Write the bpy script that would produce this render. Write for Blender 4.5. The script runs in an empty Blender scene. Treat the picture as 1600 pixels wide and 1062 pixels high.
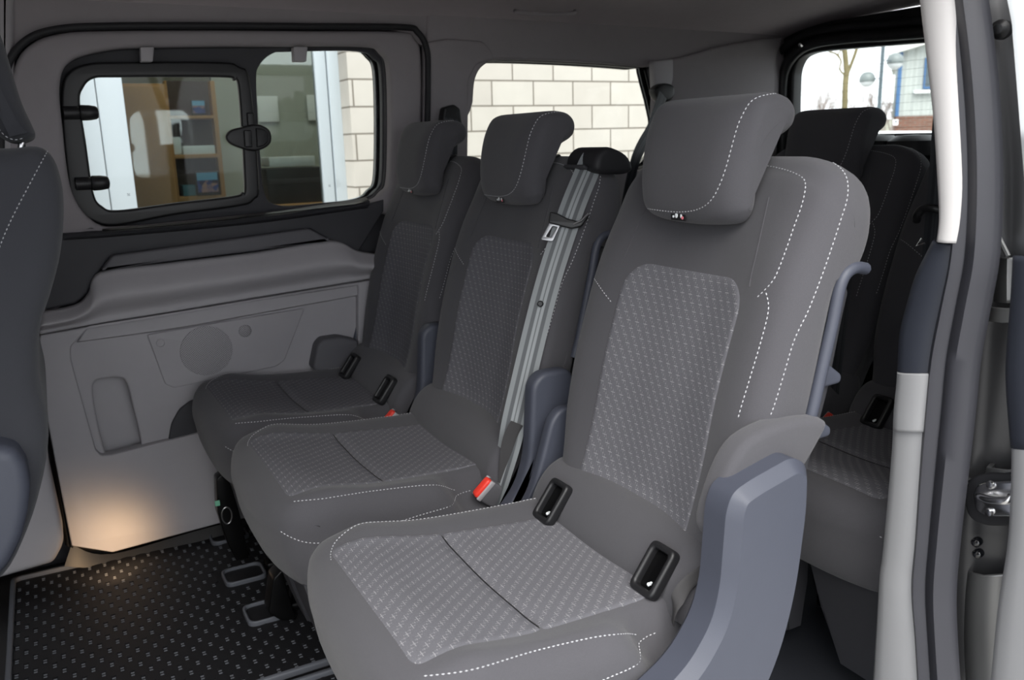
import bpy, bmesh, math, random
from mathutils import Vector, Matrix, Euler
from mathutils.bvhtree import BVHTree
from mathutils.geometry import interpolate_bezier
random.seed(7)
S = bpy.context.scene
col = S.collection
# ------------------------------------------------------------------ camera
F = 1330.0; CX, CY = 800.0, 531.0
def _n(v): return Vector(v).normalized()
Xc = _n((2521, -381, F)); Yc = Vector((-745, -288, F)); Yc = (Yc - Xc*Yc.dot(Xc)).normalized()
Zc = Yc.cross(Xc).normalized()
if Zc.y > 0: Zc = -Zc
R3 = Matrix((Xc, Yc, Zc))            # camera (right, down, forward) -> world (rearwards, far side, up)
EYE = Vector((0, 0, 1.05))
cam_d = bpy.data.cameras.new('camera'); cam = bpy.data.objects.new('camera', cam_d); col.objects.link(cam)
rt = R3 @ Vector((1, 0, 0)); dn = R3 @ Vector((0, 1, 0)); fw = R3 @ Vector((0, 0, 1))
mw = Matrix.Identity(4)
for i in range(3):
    mw[i][0] = rt[i]; mw[i][1] = -dn[i]; mw[i][2] = -fw[i]; mw[i][3] = EYE[i]
cam.matrix_world = mw
cam_d.sensor_width = 36; cam_d.sensor_fit = 'HORIZONTAL'; cam_d.lens = F/1600*36
cam_d.clip_start = .02; cam_d.clip_end = 500
cam_d.dof.use_dof = True; cam_d.dof.focus_distance = 1.45; cam_d.dof.aperture_fstop = 7.0
S.camera = cam
# ------------------------------------------------------------------ world / sun / exposure
S.view_settings.view_transform = 'Standard'; S.view_settings.look = 'None'
S.view_settings.gamma = 1; S.view_settings.exposure = 0.75
S.view_settings.use_curve_mapping = False
W = bpy.data.worlds.new('world'); S.world = W; W.use_nodes = True
nt = W.node_tree; bg = nt.nodes['Background']
tc = nt.nodes.new('ShaderNodeTexCoord'); sp = nt.nodes.new('ShaderNodeSeparateXYZ')
rp = nt.nodes.new('ShaderNodeValToRGB')
nt.links.new(tc.outputs['Generated'], sp.inputs[0]); nt.links.new(sp.outputs['Z'], rp.inputs[0])
rp.color_ramp.elements[0].position = 0.0; rp.color_ramp.elements[0].color = (1.28, 1.34, 1.42, 1)
rp.color_ramp.elements[1].position = .55; rp.color_ramp.elements[1].color = (.86, .90, .95, 1)
nt.links.new(rp.outputs[0], bg.inputs['Color']); bg.inputs['Strength'].default_value = 1.25
sd = bpy.data.lights.new('hazy_sun', 'SUN'); sd.energy = 2.9; sd.angle = math.radians(50); sd.color = (1, .97, .92)
so = bpy.data.objects.new('hazy_sun', sd); col.objects.link(so)
so.rotation_euler = Vector((.28, .62, -.80)).to_track_quat('-Z', 'Y').to_euler(); so.location = (-3, -8, 5)
try: S.cycles.max_bounces = 10; S.cycles.transparent_max_bounces = 12
except Exception: pass

# ------------------------------------------------------------------ helpers
def ray(px, py): return R3 @ Vector((px-CX, py-CY, F))
def at(px, py, x=None, y=None, z=None, d=None):
    r = ray(px, py)
    if x is not None: t = (x-EYE.x)/r.x
    elif y is not None: t = (y-EYE.y)/r.y
    elif z is not None: t = (z-EYE.z)/r.z
    else: t = d/F
    return EYE + r*t
def srgb(r, g=None, b=None):
    if g is None: g = b = r
    f = lambda c: (c/255/12.92) if c/255 <= .04045 else ((c/255+.055)/1.055)**2.4
    return (f(r), f(g), f(b), 1)
def obj(name, bm, mat=None, parent=None, smooth=True, ang=40, kind=None):
    if isinstance(bm, bmesh.types.BMesh):
        me = bpy.data.meshes.new(name); bmesh.ops.recalc_face_normals(bm, faces=bm.faces[:]); bm.to_mesh(me); bm.free()
    else: me = bm; me.name = name
    o = bpy.data.objects.new(name, me); col.objects.link(o)
    if mat is not None:
        me.materials.clear()
        for m in (mat if isinstance(mat, (list, tuple)) else [mat]): me.materials.append(m)
    if smooth:
        me.shade_smooth()
        try: me.set_sharp_from_angle(angle=math.radians(ang))
        except Exception: pass
    if parent is not None: o.parent = parent
    if kind: o['kind'] = kind
    return o
def thing(name, label, cat, loc=(0, 0, 0), rz=0, group=None, kind=None):
    o = bpy.data.objects.new(name, None); col.objects.link(o); o.empty_display_size = .05
    o.location = loc; o.rotation_euler = (0, 0, rz); tag(o, label, cat, group, kind); return o
def tag(o, label=None, cat=None, group=None, kind=None):
    if label: o['label'] = label
    if cat: o['category'] = cat
    if group: o['group'] = group
    if kind: o['kind'] = kind
    return o
def copy_tree(o, parent=None):
    c = o.copy(); col.objects.link(c); c.parent = parent
    for ch in o.children: copy_tree(ch, c)
    return c
def cat(pts, n=6, closed=False):
    """Catmull-Rom through points (any dimension), returns tuples"""
    P = [Vector(p) for p in pts]; N = len(P); out = []
    rng = range(N) if closed else range(N-1)
    for i in rng:
        if closed: p0, p1, p2, p3 = P[i-1], P[i], P[(i+1) % N], P[(i+2) % N]
        else: p0, p1, p2, p3 = P[max(i-1, 0)], P[i], P[i+1], P[min(i+2, N-1)]
        for k in range(n):
            t = k/n
            out.append(.5*((2*p1)+(p2-p0)*t+(2*p0-5*p1+4*p2-p3)*t*t+(3*p1-p0-3*p2+p3)*t**3))
    if not closed: out.append(P[-1])
    return out
def rounded(pts, r, n=6):
    """polygon with rounded corners; r a number or list"""
    P = [Vector(p) for p in pts]; N = len(P); out = []
    for i, p in enumerate(P):
        rr = r[i] if isinstance(r, (list, tuple)) else r
        a = P[i-1]-p; b = P[(i+1) % N]-p
        d = min(rr, a.length*.48, b.length*.48)
        if d <= 1e-6: out.append(p); continue
        s = p+a.normalized()*d; e = p+b.normalized()*d
        for k in range(n+1):
            t = k/n; out.append(s*(1-t)**2+p*2*t*(1-t)+e*t*t)
    return out
def add_box(bm, c, s, rot=None, bev=0):
    r = bmesh.ops.create_cube(bm, size=1)
    M = Matrix.Translation(c) @ (rot.to_4x4() if rot is not None else Matrix.Identity(4)) @ Matrix.Diagonal((*s, 1))
    bmesh.ops.transform(bm, matrix=M, verts=r['verts'])
    if bev:
        es = list({e for v in r['verts'] for e in v.link_edges})
        bmesh.ops.bevel(bm, geom=es, offset=bev, segments=3, affect='EDGES', profile=.5)
def boxbm(c, s, rot=None, bev=0):
    bm = bmesh.new(); add_box(bm, c, s, rot, bev); return bm
def frame_of(t, up=Vector((0, 0, 1))):
    t = t.normalized()
    if abs(t.dot(up)) > .95: up = Vector((1, 0, 0))
    a = up.cross(t).normalized(); return a, t.cross(a).normalized()
def add_tube(bm, pts, r, seg=8, cap=True, rs=None):
    P = [Vector(p) for p in pts]; rings = []
    a = None
    for i, p in enumerate(P):
        t = (P[min(i+1, len(P)-1)]-P[max(i-1, 0)]).normalized()
        if a is None: a, b = frame_of(t)
        else:
            a = (a-t*a.dot(t)).normalized(); b = t.cross(a)
        rr = rs[i] if rs else r
        rings.append([bm.verts.new(p+a*math.cos(2*math.pi*k/seg)*rr+b*math.sin(2*math.pi*k/seg)*rr) for k in range(seg)])
    for i in range(len(rings)-1):
        for k in range(seg):
            bm.faces.new((rings[i][k], rings[i][(k+1) % seg], rings[i+1][(k+1) % seg], rings[i+1][k]))
    if cap: bm.faces.new(rings[0][::-1]); bm.faces.new(rings[-1])
def tubebm(pts, r, seg=8, **k):
    bm = bmesh.new(); add_tube(bm, pts, r, seg, **k); return bm
def add_lathe(bm, prof, c, ax=Vector((0, 0, 1)), seg=24):
    """prof: list of (radius, height)"""
    ax = ax.normalized(); a, b = frame_of(ax); c = Vector(c); rings = []
    for (r, h) in prof:
        if r < 1e-6: rings.append([bm.verts.new(c+ax*h)])
        else: rings.append([bm.verts.new(c+ax*h+a*math.cos(2*math.pi*k/seg)*r+b*math.sin(2*math.pi*k/seg)*r) for k in range(seg)])
    for i in range(len(rings)-1):
        A, B = rings[i], rings[i+1]
        for k in range(seg):
            k2 = (k+1) % seg
            if len(A) == 1 and len(B) == 1: continue
            if len(A) == 1: bm.faces.new((A[0], B[k2], B[k]))
            elif len(B) == 1: bm.faces.new((A[k], A[k2], B[0]))
            else: bm.faces.new((A[k], A[k2], B[k2], B[k]))
def lathebm(prof, c, ax=Vector((0, 0, 1)), seg=24):
    bm = bmesh.new(); add_lathe(bm, prof, c, ax, seg); return bm
def plate(loops, origin, U, V, thick, bev=.002, res=2):
    """solid plate: first loop outer, others holes; loops as world points in the plane; thickness along -N..+N about plane, N=UxV"""
    U = Vector(U).normalized(); V = Vector(V); V = (V-U*V.dot(U)).normalized(); Nn = U.cross(V); O = Vector(origin)
    cu = bpy.data.curves.new('c', 'CURVE'); cu.dimensions = '2D'; cu.fill_mode = 'BOTH'
    bev = min(bev, thick*.49)
    cu.extrude = max(thick/2-bev, 1e-5); cu.bevel_depth = bev; cu.bevel_resolution = res; cu.offset = -bev
    for L in loops:
        s = cu.splines.new('POLY'); s.points.add(len(L)-1); s.use_cyclic_u = True
        for i, p in enumerate(L):
            d = Vector(p)-O; s.points[i].co = (d.dot(U), d.dot(V), 0, 1)
    o = bpy.data.objects.new('tmp', cu); col.objects.link(o)
    bpy.context.view_layer.update()
    me = bpy.data.meshes.new_from_object(o.evaluated_get(bpy.context.evaluated_depsgraph_get()))
    bpy.data.objects.remove(o); bpy.data.curves.remove(cu)
    M = Matrix.Identity(4)
    for i in range(3): M[i][0] = U[i]; M[i][1] = V[i]; M[i][2] = Nn[i]; M[i][3] = O[i]
    me.transform(M); 
    bm = bmesh.new(); bm.from_mesh(me); bmesh.ops.remove_doubles(bm, verts=bm.verts[:], dist=1e-5)
    bpy.data.meshes.remove(me); return bm
def yplate(pix, y, thick, r=0, bev=.002, holes=(), smooth=0):
    """plate traced on plane y (front face at y, thickness goes away from camera)"""
    def L(pp):
        q = [at(a, b, y=y) for a, b in pp]
        if smooth: return cat(q, smooth, True)
        return rounded(q, r) if r else q
    loops = [L(pix)]+[L(h) for h in holes]
    return plate([[p+Vector((0, thick/2, 0)) for p in l] for l in loops], (0, y+thick/2, 0), (1, 0, 0), (0, 0, 1), thick, bev)
def xplate(pix, x, thick, r=0, bev=.002, holes=()):
    def L(pp):
        q = [at(a, b, x=x) for a, b in pp]
        return rounded(q, r) if r else q
    loops = [L(pix)]+[L(h) for h in holes]
    return plate([[p+Vector((thick/2, 0, 0)) for p in l] for l in loops], (x+thick/2, 0, 0), (0, -1, 0), (0, 0, 1), thick, bev)
def grid_bm(rows, close=False):
    bm = bmesh.new(); V = [[bm.verts.new(p) for p in r] for r in rows]
    for i in range(len(V)-1):
        for j in range(len(V[0])-1): bm.faces.new((V[i][j], V[i][j+1], V[i+1][j+1], V[i+1][j]))
    return bm
def solid(o, t, off=-1):
    m = o.modifiers.new('thickness', 'SOLIDIFY'); m.thickness = t; m.offset = off; return o
def band(A, B, plane, prof, disp, n=6):
    """surface between two pixel curves A,B on a plane, displaced along disp by prof [(t,d)]"""
    k = list(plane.keys())[0]; v = plane[k]
    a = cat([at(*p, **{k: v}) for p in A], n); b = cat([at(*p, **{k: v}) for p in B], n)
    disp = Vector(disp)
    return grid_bm([[a_.lerp(b_, t)+disp*d for (t, d) in prof] for a_, b_ in zip(a, b)])
def pillow(profile, hw, r, ny=8, nr=5, deform=None, y0=0):
    """closed (x,z) profile extruded across y with rounded side edges of radius r"""
    P = [Vector((p[0], p[1])) for p in profile]; N = len(P)
    area = sum(P[i].x*P[(i+1) % N].y-P[(i+1) % N].x*P[i].y for i in range(N))
    sg = 1 if area > 0 else -1; nrm = []
    for i in range(N):
        t = P[(i+1) % N]-P[i-1]; nn = Vector((-t.y, t.x))*sg; nrm.append(nn.normalized() if nn.length > 1e-9 else Vector((0, 0)))
    st = []
    for k in range(nr, 0, -1):
        th = math.pi/2*k/nr; st.append((-(hw-r+r*math.sin(th)), r*(1-math.cos(th))))
    for k in range(ny+1): st.append((-(hw-r)+2*(hw-r)*k/ny, 0))
    for k in range(1, nr+1):
        th = math.pi/2*k/nr; st.append((hw-r+r*math.sin(th), r*(1-math.cos(th))))
    bm = bmesh.new(); rings = []
    for (y, ins) in st:
        ring = []
        for i in range(N):
            q = P[i]+nrm[i]*ins; v = Vector((q.x, y, q.y))
            if deform: v = deform(v)
            ring.append(bm.verts.new(v+Vector((0, y0, 0))))
        rings.append(ring)
    for i in range(len(rings)-1):
        for k in range(N):
            bm.faces.new((rings[i][k], rings[i][(k+1) % N], rings[i+1][(k+1) % N], rings[i+1][k]))
    for ring in (rings[0], rings[-1]):
        f = bm.faces.new(ring); bmesh.ops.triangulate(bm, faces=[f], quad_method='BEAUTY', ngon_method='EAR_CLIP')
    bmesh.ops.recalc_face_normals(bm, faces=bm.faces[:])
    return bm
def resample(P, step):
    P = [Vector(p) for p in P]; out = [P[0]]; acc = 0
    for a, b in zip(P, P[1:]):
        L = (b-a).length
        if L < 1e-9: continue
        s = step-acc
        while s <= L: out.append(a.lerp(b, s/L)); s += step
        acc = (acc+L) % step
    return out
def add_stitch(bm, pts, nrmls, dash=.0048, step=.0068, w=.0010, h=.0008):
    """dashes lying on a surface; pts dense polyline with normals"""
    Q = resample(pts, step)
    for q, q2 in zip(Q, Q[1:]):
        t = (q2-q)
        if t.length > step*2 or t.length < 1e-6: continue
        t.normalize()
        i = min(range(len(pts)), key=lambda k: (pts[k]-q).length_squared); nn = nrmls[i]
        s = t.cross(nn).normalized(); nn = s.cross(t)
        e = q+t*dash; m = q.lerp(e, .5)
        b = [bm.verts.new(x) for x in (q, m+s*w-nn*.0002, e, m-s*w-nn*.0002)]
        top = bm.verts.new(m+nn*h)
        top1 = bm.verts.new(m-t*dash*.3+nn*h*.8); top2 = bm.verts.new(m+t*dash*.3+nn*h*.8)
        bm.faces.new((b[0], b[1], top1)); bm.faces.new((b[3], b[0], top1)); bm.faces.new((b[1], top, top1)); bm.faces.new((top, b[3], top1))
        bm.faces.new((b[1], top2, top)); bm.faces.new((top, top2, b[3])); bm.faces.new((b[1], b[2], top2)); bm.faces.new((b[2], b[3], top2))
# ------------------------------------------------------------------ materials
def mat(name, colr, rough=.6, metal=0, spec=.5, bump=0, bscale=400, var=0, sheen=0, vscale=30, bdist=.001):
    m = bpy.data.materials.new(name); m.use_nodes = True; t = m.node_tree; p = t.nodes['Principled BSDF']
    p.inputs['Base Color'].default_value = colr; p.inputs['Roughness'].default_value = rough
    p.inputs['Metallic'].default_value = metal; p.inputs['Specular IOR Level'].default_value = spec
    if sheen: p.inputs['Sheen Weight'].default_value = sheen; p.inputs['Sheen Roughness'].default_value = .5
    tc = t.nodes.new('ShaderNodeTexCoord')
    if bump:
        n = t.nodes.new('ShaderNodeTexNoise'); n.inputs['Scale'].default_value = bscale; n.inputs['Detail'].default_value = 2
        t.links.new(tc.outputs['Object'], n.inputs['Vector'])
        b = t.nodes.new('ShaderNodeBump'); b.inputs['Strength'].default_value = bump; b.inputs['Distance'].default_value = bdist
        t.links.new(n.outputs[0], b.inputs['Height']); t.links.new(b.outputs[0], p.inputs['Normal'])
    if var:
        n2 = t.nodes.new('ShaderNodeTexNoise'); n2.inputs['Scale'].default_value = vscale; n2.inputs['Detail'].default_value = 4
        t.links.new(tc.outputs['Object'], n2.inputs['Vector'])
        mx = t.nodes.new('ShaderNodeMix'); mx.data_type = 'RGBA'
        c = Vector(colr[:3])
        mx.inputs['A'].default_value = (*(c*(1-var)), 1); mx.inputs['B'].default_value = (*(c*(1+var)), 1)
        t.links.new(n2.outputs[0], mx.inputs['Factor']); t.links.new(mx.outputs['Result'], p.inputs['Base Color'])
    return m
M = {}
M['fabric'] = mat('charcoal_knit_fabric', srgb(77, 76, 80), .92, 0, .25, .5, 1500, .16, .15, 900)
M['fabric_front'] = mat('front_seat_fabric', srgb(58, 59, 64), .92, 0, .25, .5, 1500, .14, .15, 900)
M['grey'] = mat('grey_trim_plastic', srgb(166, 163, 166), .55, 0, .4, .15, 900, .03)
M['grey_light'] = mat('light_grey_trim_plastic', srgb(150, 150, 152), .5, 0, .4, .1, 900, .03)
M['headliner'] = mat('headliner_fabric', srgb(182, 174, 177), .95, 0, .2, .3, 900, .05)
M['dark'] = mat('dark_trim_plastic', srgb(58, 58, 62), .6, 0, .4, .15, 900, .05)
M['pillar'] = mat('pillar_lining', srgb(146, 141, 144), .9, 0, .2, .2, 900, .05)
M['navy'] = mat('dark_navy_plastic', srgb(48, 51, 60), .5, 0, .4, .1, 900, .03)
M['ledge'] = mat('mid_grey_trim', srgb(92, 91, 95), .55, 0, .4, .15, 900, .04)
M['black'] = mat('black_plastic', srgb(26, 26, 28), .45, 0, .5, .08, 700)
M['rubber'] = mat('black_rubber_seal', srgb(34, 34, 37), .6, 0, .4, .1, 500)
M['sealgrey'] = mat('worn_rubber_seal', srgb(62, 62, 68), .5, 0, .45, .1, 300, .1, 0, 12)
M['blue_grey'] = mat('blue_grey_seat_plastic', srgb(67, 70, 81), .5, 0, .45, .12, 900, .03)
M['frame'] = mat('black_seat_frame_steel', srgb(18, 18, 19), .35, .6, .5)
M['arm_dark'] = mat('dark_blue_grey_plastic', srgb(60, 61, 69), .5, 0, .45, .12, 900, .03)
M['jamb'] = mat('black_paint_highlight', srgb(128, 128, 128), .34, .6, .6, .2, 8, .25, 0, 5)  # black jamb paint made lighter, with its highlights put into the colour
M['jamb_dark'] = mat('dark_body_paint', srgb(70, 70, 72), .3, .5, .6)
M['strip'] = mat('pale_grey_trim', srgb(206, 203, 202), .5)
M['steel_dull'] = mat('dull_steel', (.30, .30, .31, 1), .35, .9)
M['chrome'] = mat('bright_steel', (.75, .75, .76, 1), .2, 1)
M['thread'] = mat('pale_stitch_thread', srgb(186, 186, 190), .8)
M['red'] = mat('red_release_button', srgb(232, 62, 48), .4)
M['white'] = mat('white_paint', srgb(236, 240, 242), .4)
M['carpet'] = mat('dark_floor_covering', srgb(48, 50, 56), .6, 0, .35, .3, 300, .1)
M['mat'] = mat('black_rubber_mat', srgb(24, 24, 27), .55, 0, .45, .15, 500)
M['matrim'] = mat('grey_rubber_rim', srgb(92, 95, 102), .5, 0, .4)
M['dash'] = mat('worn_rubber_stud', srgb(98, 101, 107), .35, 0, .6)
M['paint'] = mat('black_car_paint', srgb(16, 17, 20), .16, .2, .6); M['paint'].node_tree.nodes['Principled BSDF'].inputs['Coat Weight'].default_value = 1
M['heater'] = mat('heater_wire_print', srgb(120, 118, 112), .6)
M['wood'] = mat('beech_veneer', srgb(178, 134, 88), .6, 0, .3, .1, 60, .12, 0, 8)
M['jambw'] = mat('white_window_frame', srgb(180, 188, 194), .4)
def insert_mat():
    m = bpy.data.materials.new('cross_woven_fabric'); m.use_nodes = True; t = m.node_tree; p = t.nodes['Principled BSDF']
    p.inputs['Roughness'].default_value = .92; p.inputs['Specular IOR Level'].default_value = .2
    uv = t.nodes.new('ShaderNodeTexCoord'); s = t.nodes.new('ShaderNodeSeparateXYZ'); t.links.new(uv.outputs['UV'], s.inputs[0])
    def mth(op, a, b=None, c=None):
        n = t.nodes.new('ShaderNodeMath'); n.operation = op
        for i, x in enumerate((a, b, c)):
            if x is None: continue
            if isinstance(x, (int, float)): n.inputs[i].default_value = x
            else: t.links.new(x, n.inputs[i])
        return n.outputs[0]
    PU, PV = .0185, .0118
    def plus(ou, ov, lu, lv, wd):
        v = mth('DIVIDE', mth('ADD', s.outputs[1], ov), PV); row = mth('FLOOR', v)
        u = mth('ADD', mth('DIVIDE', mth('ADD', s.outputs[0], ou), PU), mth('MULTIPLY', row, .5))
        fu = mth('MULTIPLY', mth('ABSOLUTE', mth('SUBTRACT', mth('FRACT', u), .5)), PU)
        fv = mth('MULTIPLY', mth('ABSOLUTE', mth('SUBTRACT', mth('FRACT', v), .5)), PV)
        h = mth('MULTIPLY', mth('LESS_THAN', fu, lu), mth('LESS_THAN', fv, wd))
        w = mth('MULTIPLY', mth('LESS_THAN', fv, lv), mth('LESS_THAN', fu, wd))
        return h, w
    h, w = plus(0, 0, .0045, .0050, .0005)
    h2, w2 = plus(.0046, .0059, .0016, .0040, .0005)
    # break the verticals into dots
    dots = mth('LESS_THAN', mth('FRACT', mth('DIVIDE', s.outputs[1], .0028)), .6)
    dots_u = mth('ADD', mth('MULTIPLY', mth('LESS_THAN', mth('FRACT', mth('DIVIDE', s.outputs[0], .0022)), .75), .4), .6)
    tot = mth('MINIMUM', mth('ADD', mth('MULTIPLY', h, dots_u), mth('ADD', mth('MULTIPLY', mth('MULTIPLY', w, dots), .75), mth('MULTIPLY', mth('ADD', mth('MULTIPLY', w2, dots), h2), .45))), 1)
    nz = t.nodes.new('ShaderNodeTexNoise'); nz.inputs['Scale'].default_value = 1400; t.links.new(uv.outputs['Object'], nz.inputs['Vector'])
    mx0 = t.nodes.new('ShaderNodeMix'); mx0.data_type = 'RGBA'; mx0.inputs['A'].default_value = srgb(76, 76, 80); mx0.inputs['B'].default_value = srgb(120, 119, 125)
    t.links.new(nz.outputs[0], mx0.inputs['Factor'])
    mx = t.nodes.new('ShaderNodeMix'); mx.data_type = 'RGBA'; mx.inputs['B'].default_value = srgb(162, 161, 163)
    t.links.new(mx0.outputs['Result'], mx.inputs['A']); t.links.new(mth('MULTIPLY', tot, .8), mx.inputs['Factor'])
    t.links.new(mx.outputs['Result'], p.inputs['Base Color'])
    b = t.nodes.new('ShaderNodeBump'); b.inputs['Strength'].default_value = .5; b.inputs['Distance'].default_value = .001
    t.links.new(mth('ADD', nz.outputs[0], tot), b.inputs['Height']); t.links.new(b.outputs[0], p.inputs['Normal'])
    return m
M['insert'] = insert_mat()
def glass_mat(name, tint, refl=1.0, ior=1.5):
    m = bpy.data.materials.new(name); m.use_nodes = True; t = m.node_tree
    for n in list(t.nodes):
        if n.type != 'OUTPUT_MATERIAL': t.nodes.remove(n)
    out = t.nodes[0]; tr = t.nodes.new('ShaderNodeBsdfTransparent'); tr.inputs[0].default_value = (*tint, 1)
    gl = t.nodes.new('ShaderNodeBsdfGlossy'); gl.inputs['Roughness'].default_value = .02
    gl.inputs[0].default_value = (refl, refl, refl, 1)
    fr = t.nodes.new('ShaderNodeFresnel'); fr.inputs['IOR'].default_value = ior
    mx = t.nodes.new('ShaderNodeMixShader'); t.links.new(fr.outputs[0], mx.inputs[0]); t.links.new(tr.outputs[0], mx.inputs[1]); t.links.new(gl.outputs[0], mx.inputs[2])
    t.links.new(mx.outputs[0], out.inputs[0]); return m
M['glass'] = glass_mat('clear_car_glass', (.93, .95, .94), 1, 1.2)
M['office_glass'] = glass_mat('office_window_glass', (.80, .86, .84), 1, 1.75)
def grille_mat():
    m = mat('perforated_grille', srgb(160, 157, 160), .55); t = m.node_tree; p = t.nodes['Principled BSDF']
    tc = t.nodes.new('ShaderNodeTexCoord'); mp = t.nodes.new('ShaderNodeMapping'); t.links.new(tc.outputs['Object'], mp.inputs[0])
    mp.inputs['Rotation'].default_value = (0, math.radians(45), 0)
    sx = t.nodes.new('ShaderNodeSeparateXYZ'); t.links.new(mp.outputs[0], sx.inputs[0])
    def mth(op, a, b=None):
        n = t.nodes.new('ShaderNodeMath'); n.operation = op
        for i, x in enumerate((a, b)):
            if x is None: continue
            if isinstance(x, (int, float)): n.inputs[i].default_value = x
            else: t.links.new(x, n.inputs[i])
        return n.outputs[0]
    fx = mth('SUBTRACT', mth('FRACT', mth('DIVIDE', sx.outputs[0], .0042)), .5); fz = mth('SUBTRACT', mth('FRACT', mth('DIVIDE', sx.outputs[2], .0042)), .5)
    d = mth('SQRT', mth('ADD', mth('MULTIPLY', fx, fx), mth('MULTIPLY', fz, fz)))
    hole = mth('LESS_THAN', d, .24)
    mx = t.nodes.new('ShaderNodeMix'); mx.data_type = 'RGBA'; mx.inputs['A'].default_value = srgb(160, 157, 160); mx.inputs['B'].default_value = srgb(44)
    t.links.new(hole, mx.inputs['Factor']); t.links.new(mx.outputs['Result'], p.inputs['Base Color']); return m
M['grille'] = grille_mat()
def brick_mat(name, c1, c2, mortar, bw, rh, ms, ou, ov, uaxis='X'):
    m = mat(name, c1, .85, 0, .2); t = m.node_tree; p = t.nodes['Principled BSDF']
    tc = t.nodes.new('ShaderNodeTexCoord'); sx = t.nodes.new('ShaderNodeSeparateXYZ'); t.links.new(tc.outputs['Object'], sx.inputs[0])
    cb = t.nodes.new('ShaderNodeCombineXYZ'); a1 = t.nodes.new('ShaderNodeMath'); a1.inputs[1].default_value = ou; a2 = t.nodes.new('ShaderNodeMath'); a2.inputs[1].default_value = ov
    t.links.new(sx.outputs[uaxis], a1.inputs[0]); t.links.new(sx.outputs['Z'], a2.inputs[0]); t.links.new(a1.outputs[0], cb.inputs[0]); t.links.new(a2.outputs[0], cb.inputs[1])
    br = t.nodes.new('ShaderNodeTexBrick'); t.links.new(cb.outputs[0], br.inputs[0])
    br.inputs['Scale'].default_value = 1; br.inputs['Mortar Size'].default_value = ms; br.inputs['Mortar Smooth'].default_value = .2
    br.inputs['Brick Width'].default_value = bw; br.inputs['Row Height'].default_value = rh; br.inputs['Bias'].default_value = 0
    br.inputs['Color1'].default_value = c1; br.inputs['Color2'].default_value = c2; br.inputs['Mortar'].default_value = mortar
    nz = t.nodes.new('ShaderNodeTexNoise'); nz.inputs['Scale'].default_value = 9; nz.inputs['Detail'].default_value = 6; t.links.new(tc.outputs['Object'], nz.inputs[0])
    mr = t.nodes.new('ShaderNodeMapRange'); mr.inputs['To Min'].default_value = .88; mr.inputs['To Max'].default_value = 1.08; t.links.new(nz.outputs[0], mr.inputs[0])
    mx = t.nodes.new('ShaderNodeMix'); mx.data_type = 'RGBA'; mx.blend_type = 'MULTIPLY'; mx.inputs['Factor'].default_value = 1
    t.links.new(br.outputs['Color'], mx.inputs['A']); t.links.new(mr.outputs[0], mx.inputs['B']); t.links.new(mx.outputs['Result'], p.inputs['Base Color'])
    b = t.nodes.new('ShaderNodeBump'); b.inputs['Strength'].default_value = .6; b.inputs['Distance'].default_value = .006; b.invert = True
    t.links.new(br.outputs['Fac'], b.inputs['Height']); t.links.new(b.outputs[0], p.inputs['Normal']); return m
M['brick'] = brick_mat('cream_block_masonry', srgb(197, 191, 183), srgb(190, 183, 175), srgb(130, 123, 114), .2448, .1245, .0045, -2.082+.2448*100, -1.232+.1245*101)
M['plinth'] = brick_mat('red_brick_plinth', srgb(122, 82, 68), srgb(108, 72, 60), srgb(120, 112, 104), .25, .08, .012, 0, 0)

FARY = 2.38
# ================================================================== THE SETTING
# ---- floor
bm = boxbm((.95, 1.575, -.03), (3.4, 1.72, .06), bev=.004)
obj('floor', bm, M['carpet'], kind='structure')

# ---- far side: sliding door inner skin with window opening, then quarter panel
wl = thing('wall_left', 'grey trimmed far side of the van with sliding door panel and window frame', 'wall', kind='structure')
def c4(x, y): return (x/2.498, 400+y/2.498)
def c1(x, y): return (x/2.498, y/2.498)
def c2(x, y): return (540+x/2.498, y/2.498)
q_open = [c2(478, 640), c2(480, 400), c2(492, 300), c2(530, 252), c2(590, 236), c2(900, 246), c2(1150, 264), c2(1205, 275), c2(1205, 640)]
win_open = [(112, 300), (97, 200), (93, 130), (112, 96), (170, 80), (240, 76), (420, 74), (560, 74), (590, 84), (602, 120), (602, 270), (590, 300), (560, 315), (430, 330), (300, 343), (200, 352), (150, 348)]
# back skin, outer body panel (dark painted metal outside)
P = lambda a, b: at(a, b, y=FARY)
outer = [Vector((-1.0, FARY, 0)), Vector((2.5, FARY, 0)), Vector((2.5, FARY, 1.40)), Vector((-1.0, FARY, 1.40))]
wloop = cat([P(*p) for p in win_open], 6, True); qloop = cat([P(*p) for p in q_open], 6, True)
sh = lambda L, d: [p+Vector((0, d, 0)) for p in L]
bm = plate([sh(outer, .03), sh(wloop, .03), sh(qloop, .03)], (0, FARY+.03, 0), (1, 0, 0), (0, 0, 1), .05, .004)
obj('side_skin', bm, M['dark'], wl)
def grow(L, k):
    c = sum(L, Vector())/len(L); return [c+(p-c)*k for p in L]
bm = plate([sh([Vector((-1.2, FARY, -.3)), Vector((2.55, FARY, -.3)), Vector((2.55, FARY, 1.52)), Vector((-1.2, FARY, 1.52))], .085), sh(grow(wloop, .99), .085), sh(grow(qloop, .99), .085)], (0, FARY+.085, 0), (1, 0, 0), (0, 0, 1), .02, .002)
obj('outer_body_panel', bm, M['paint'], wl)
# quarter window surround (headliner coloured trim with rounded edge into the opening)
c_pillar = [(657, 420), (657, 180), (660, 100), (660, 10), (735, 10), (900, 10), (1040, 10), (1130, 10), (1215, 10), (1215, 480), (700, 420)]
bm = plate([[P(*p)+Vector((0, -.02, 0)) for p in c_pillar], sh(qloop, -.02)], (0, FARY-.02, 0), (1, 0, 0), (0, 0, 1), .03, .009, 4)
obj('quarter_trim', bm, M['pillar'], wl)
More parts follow.
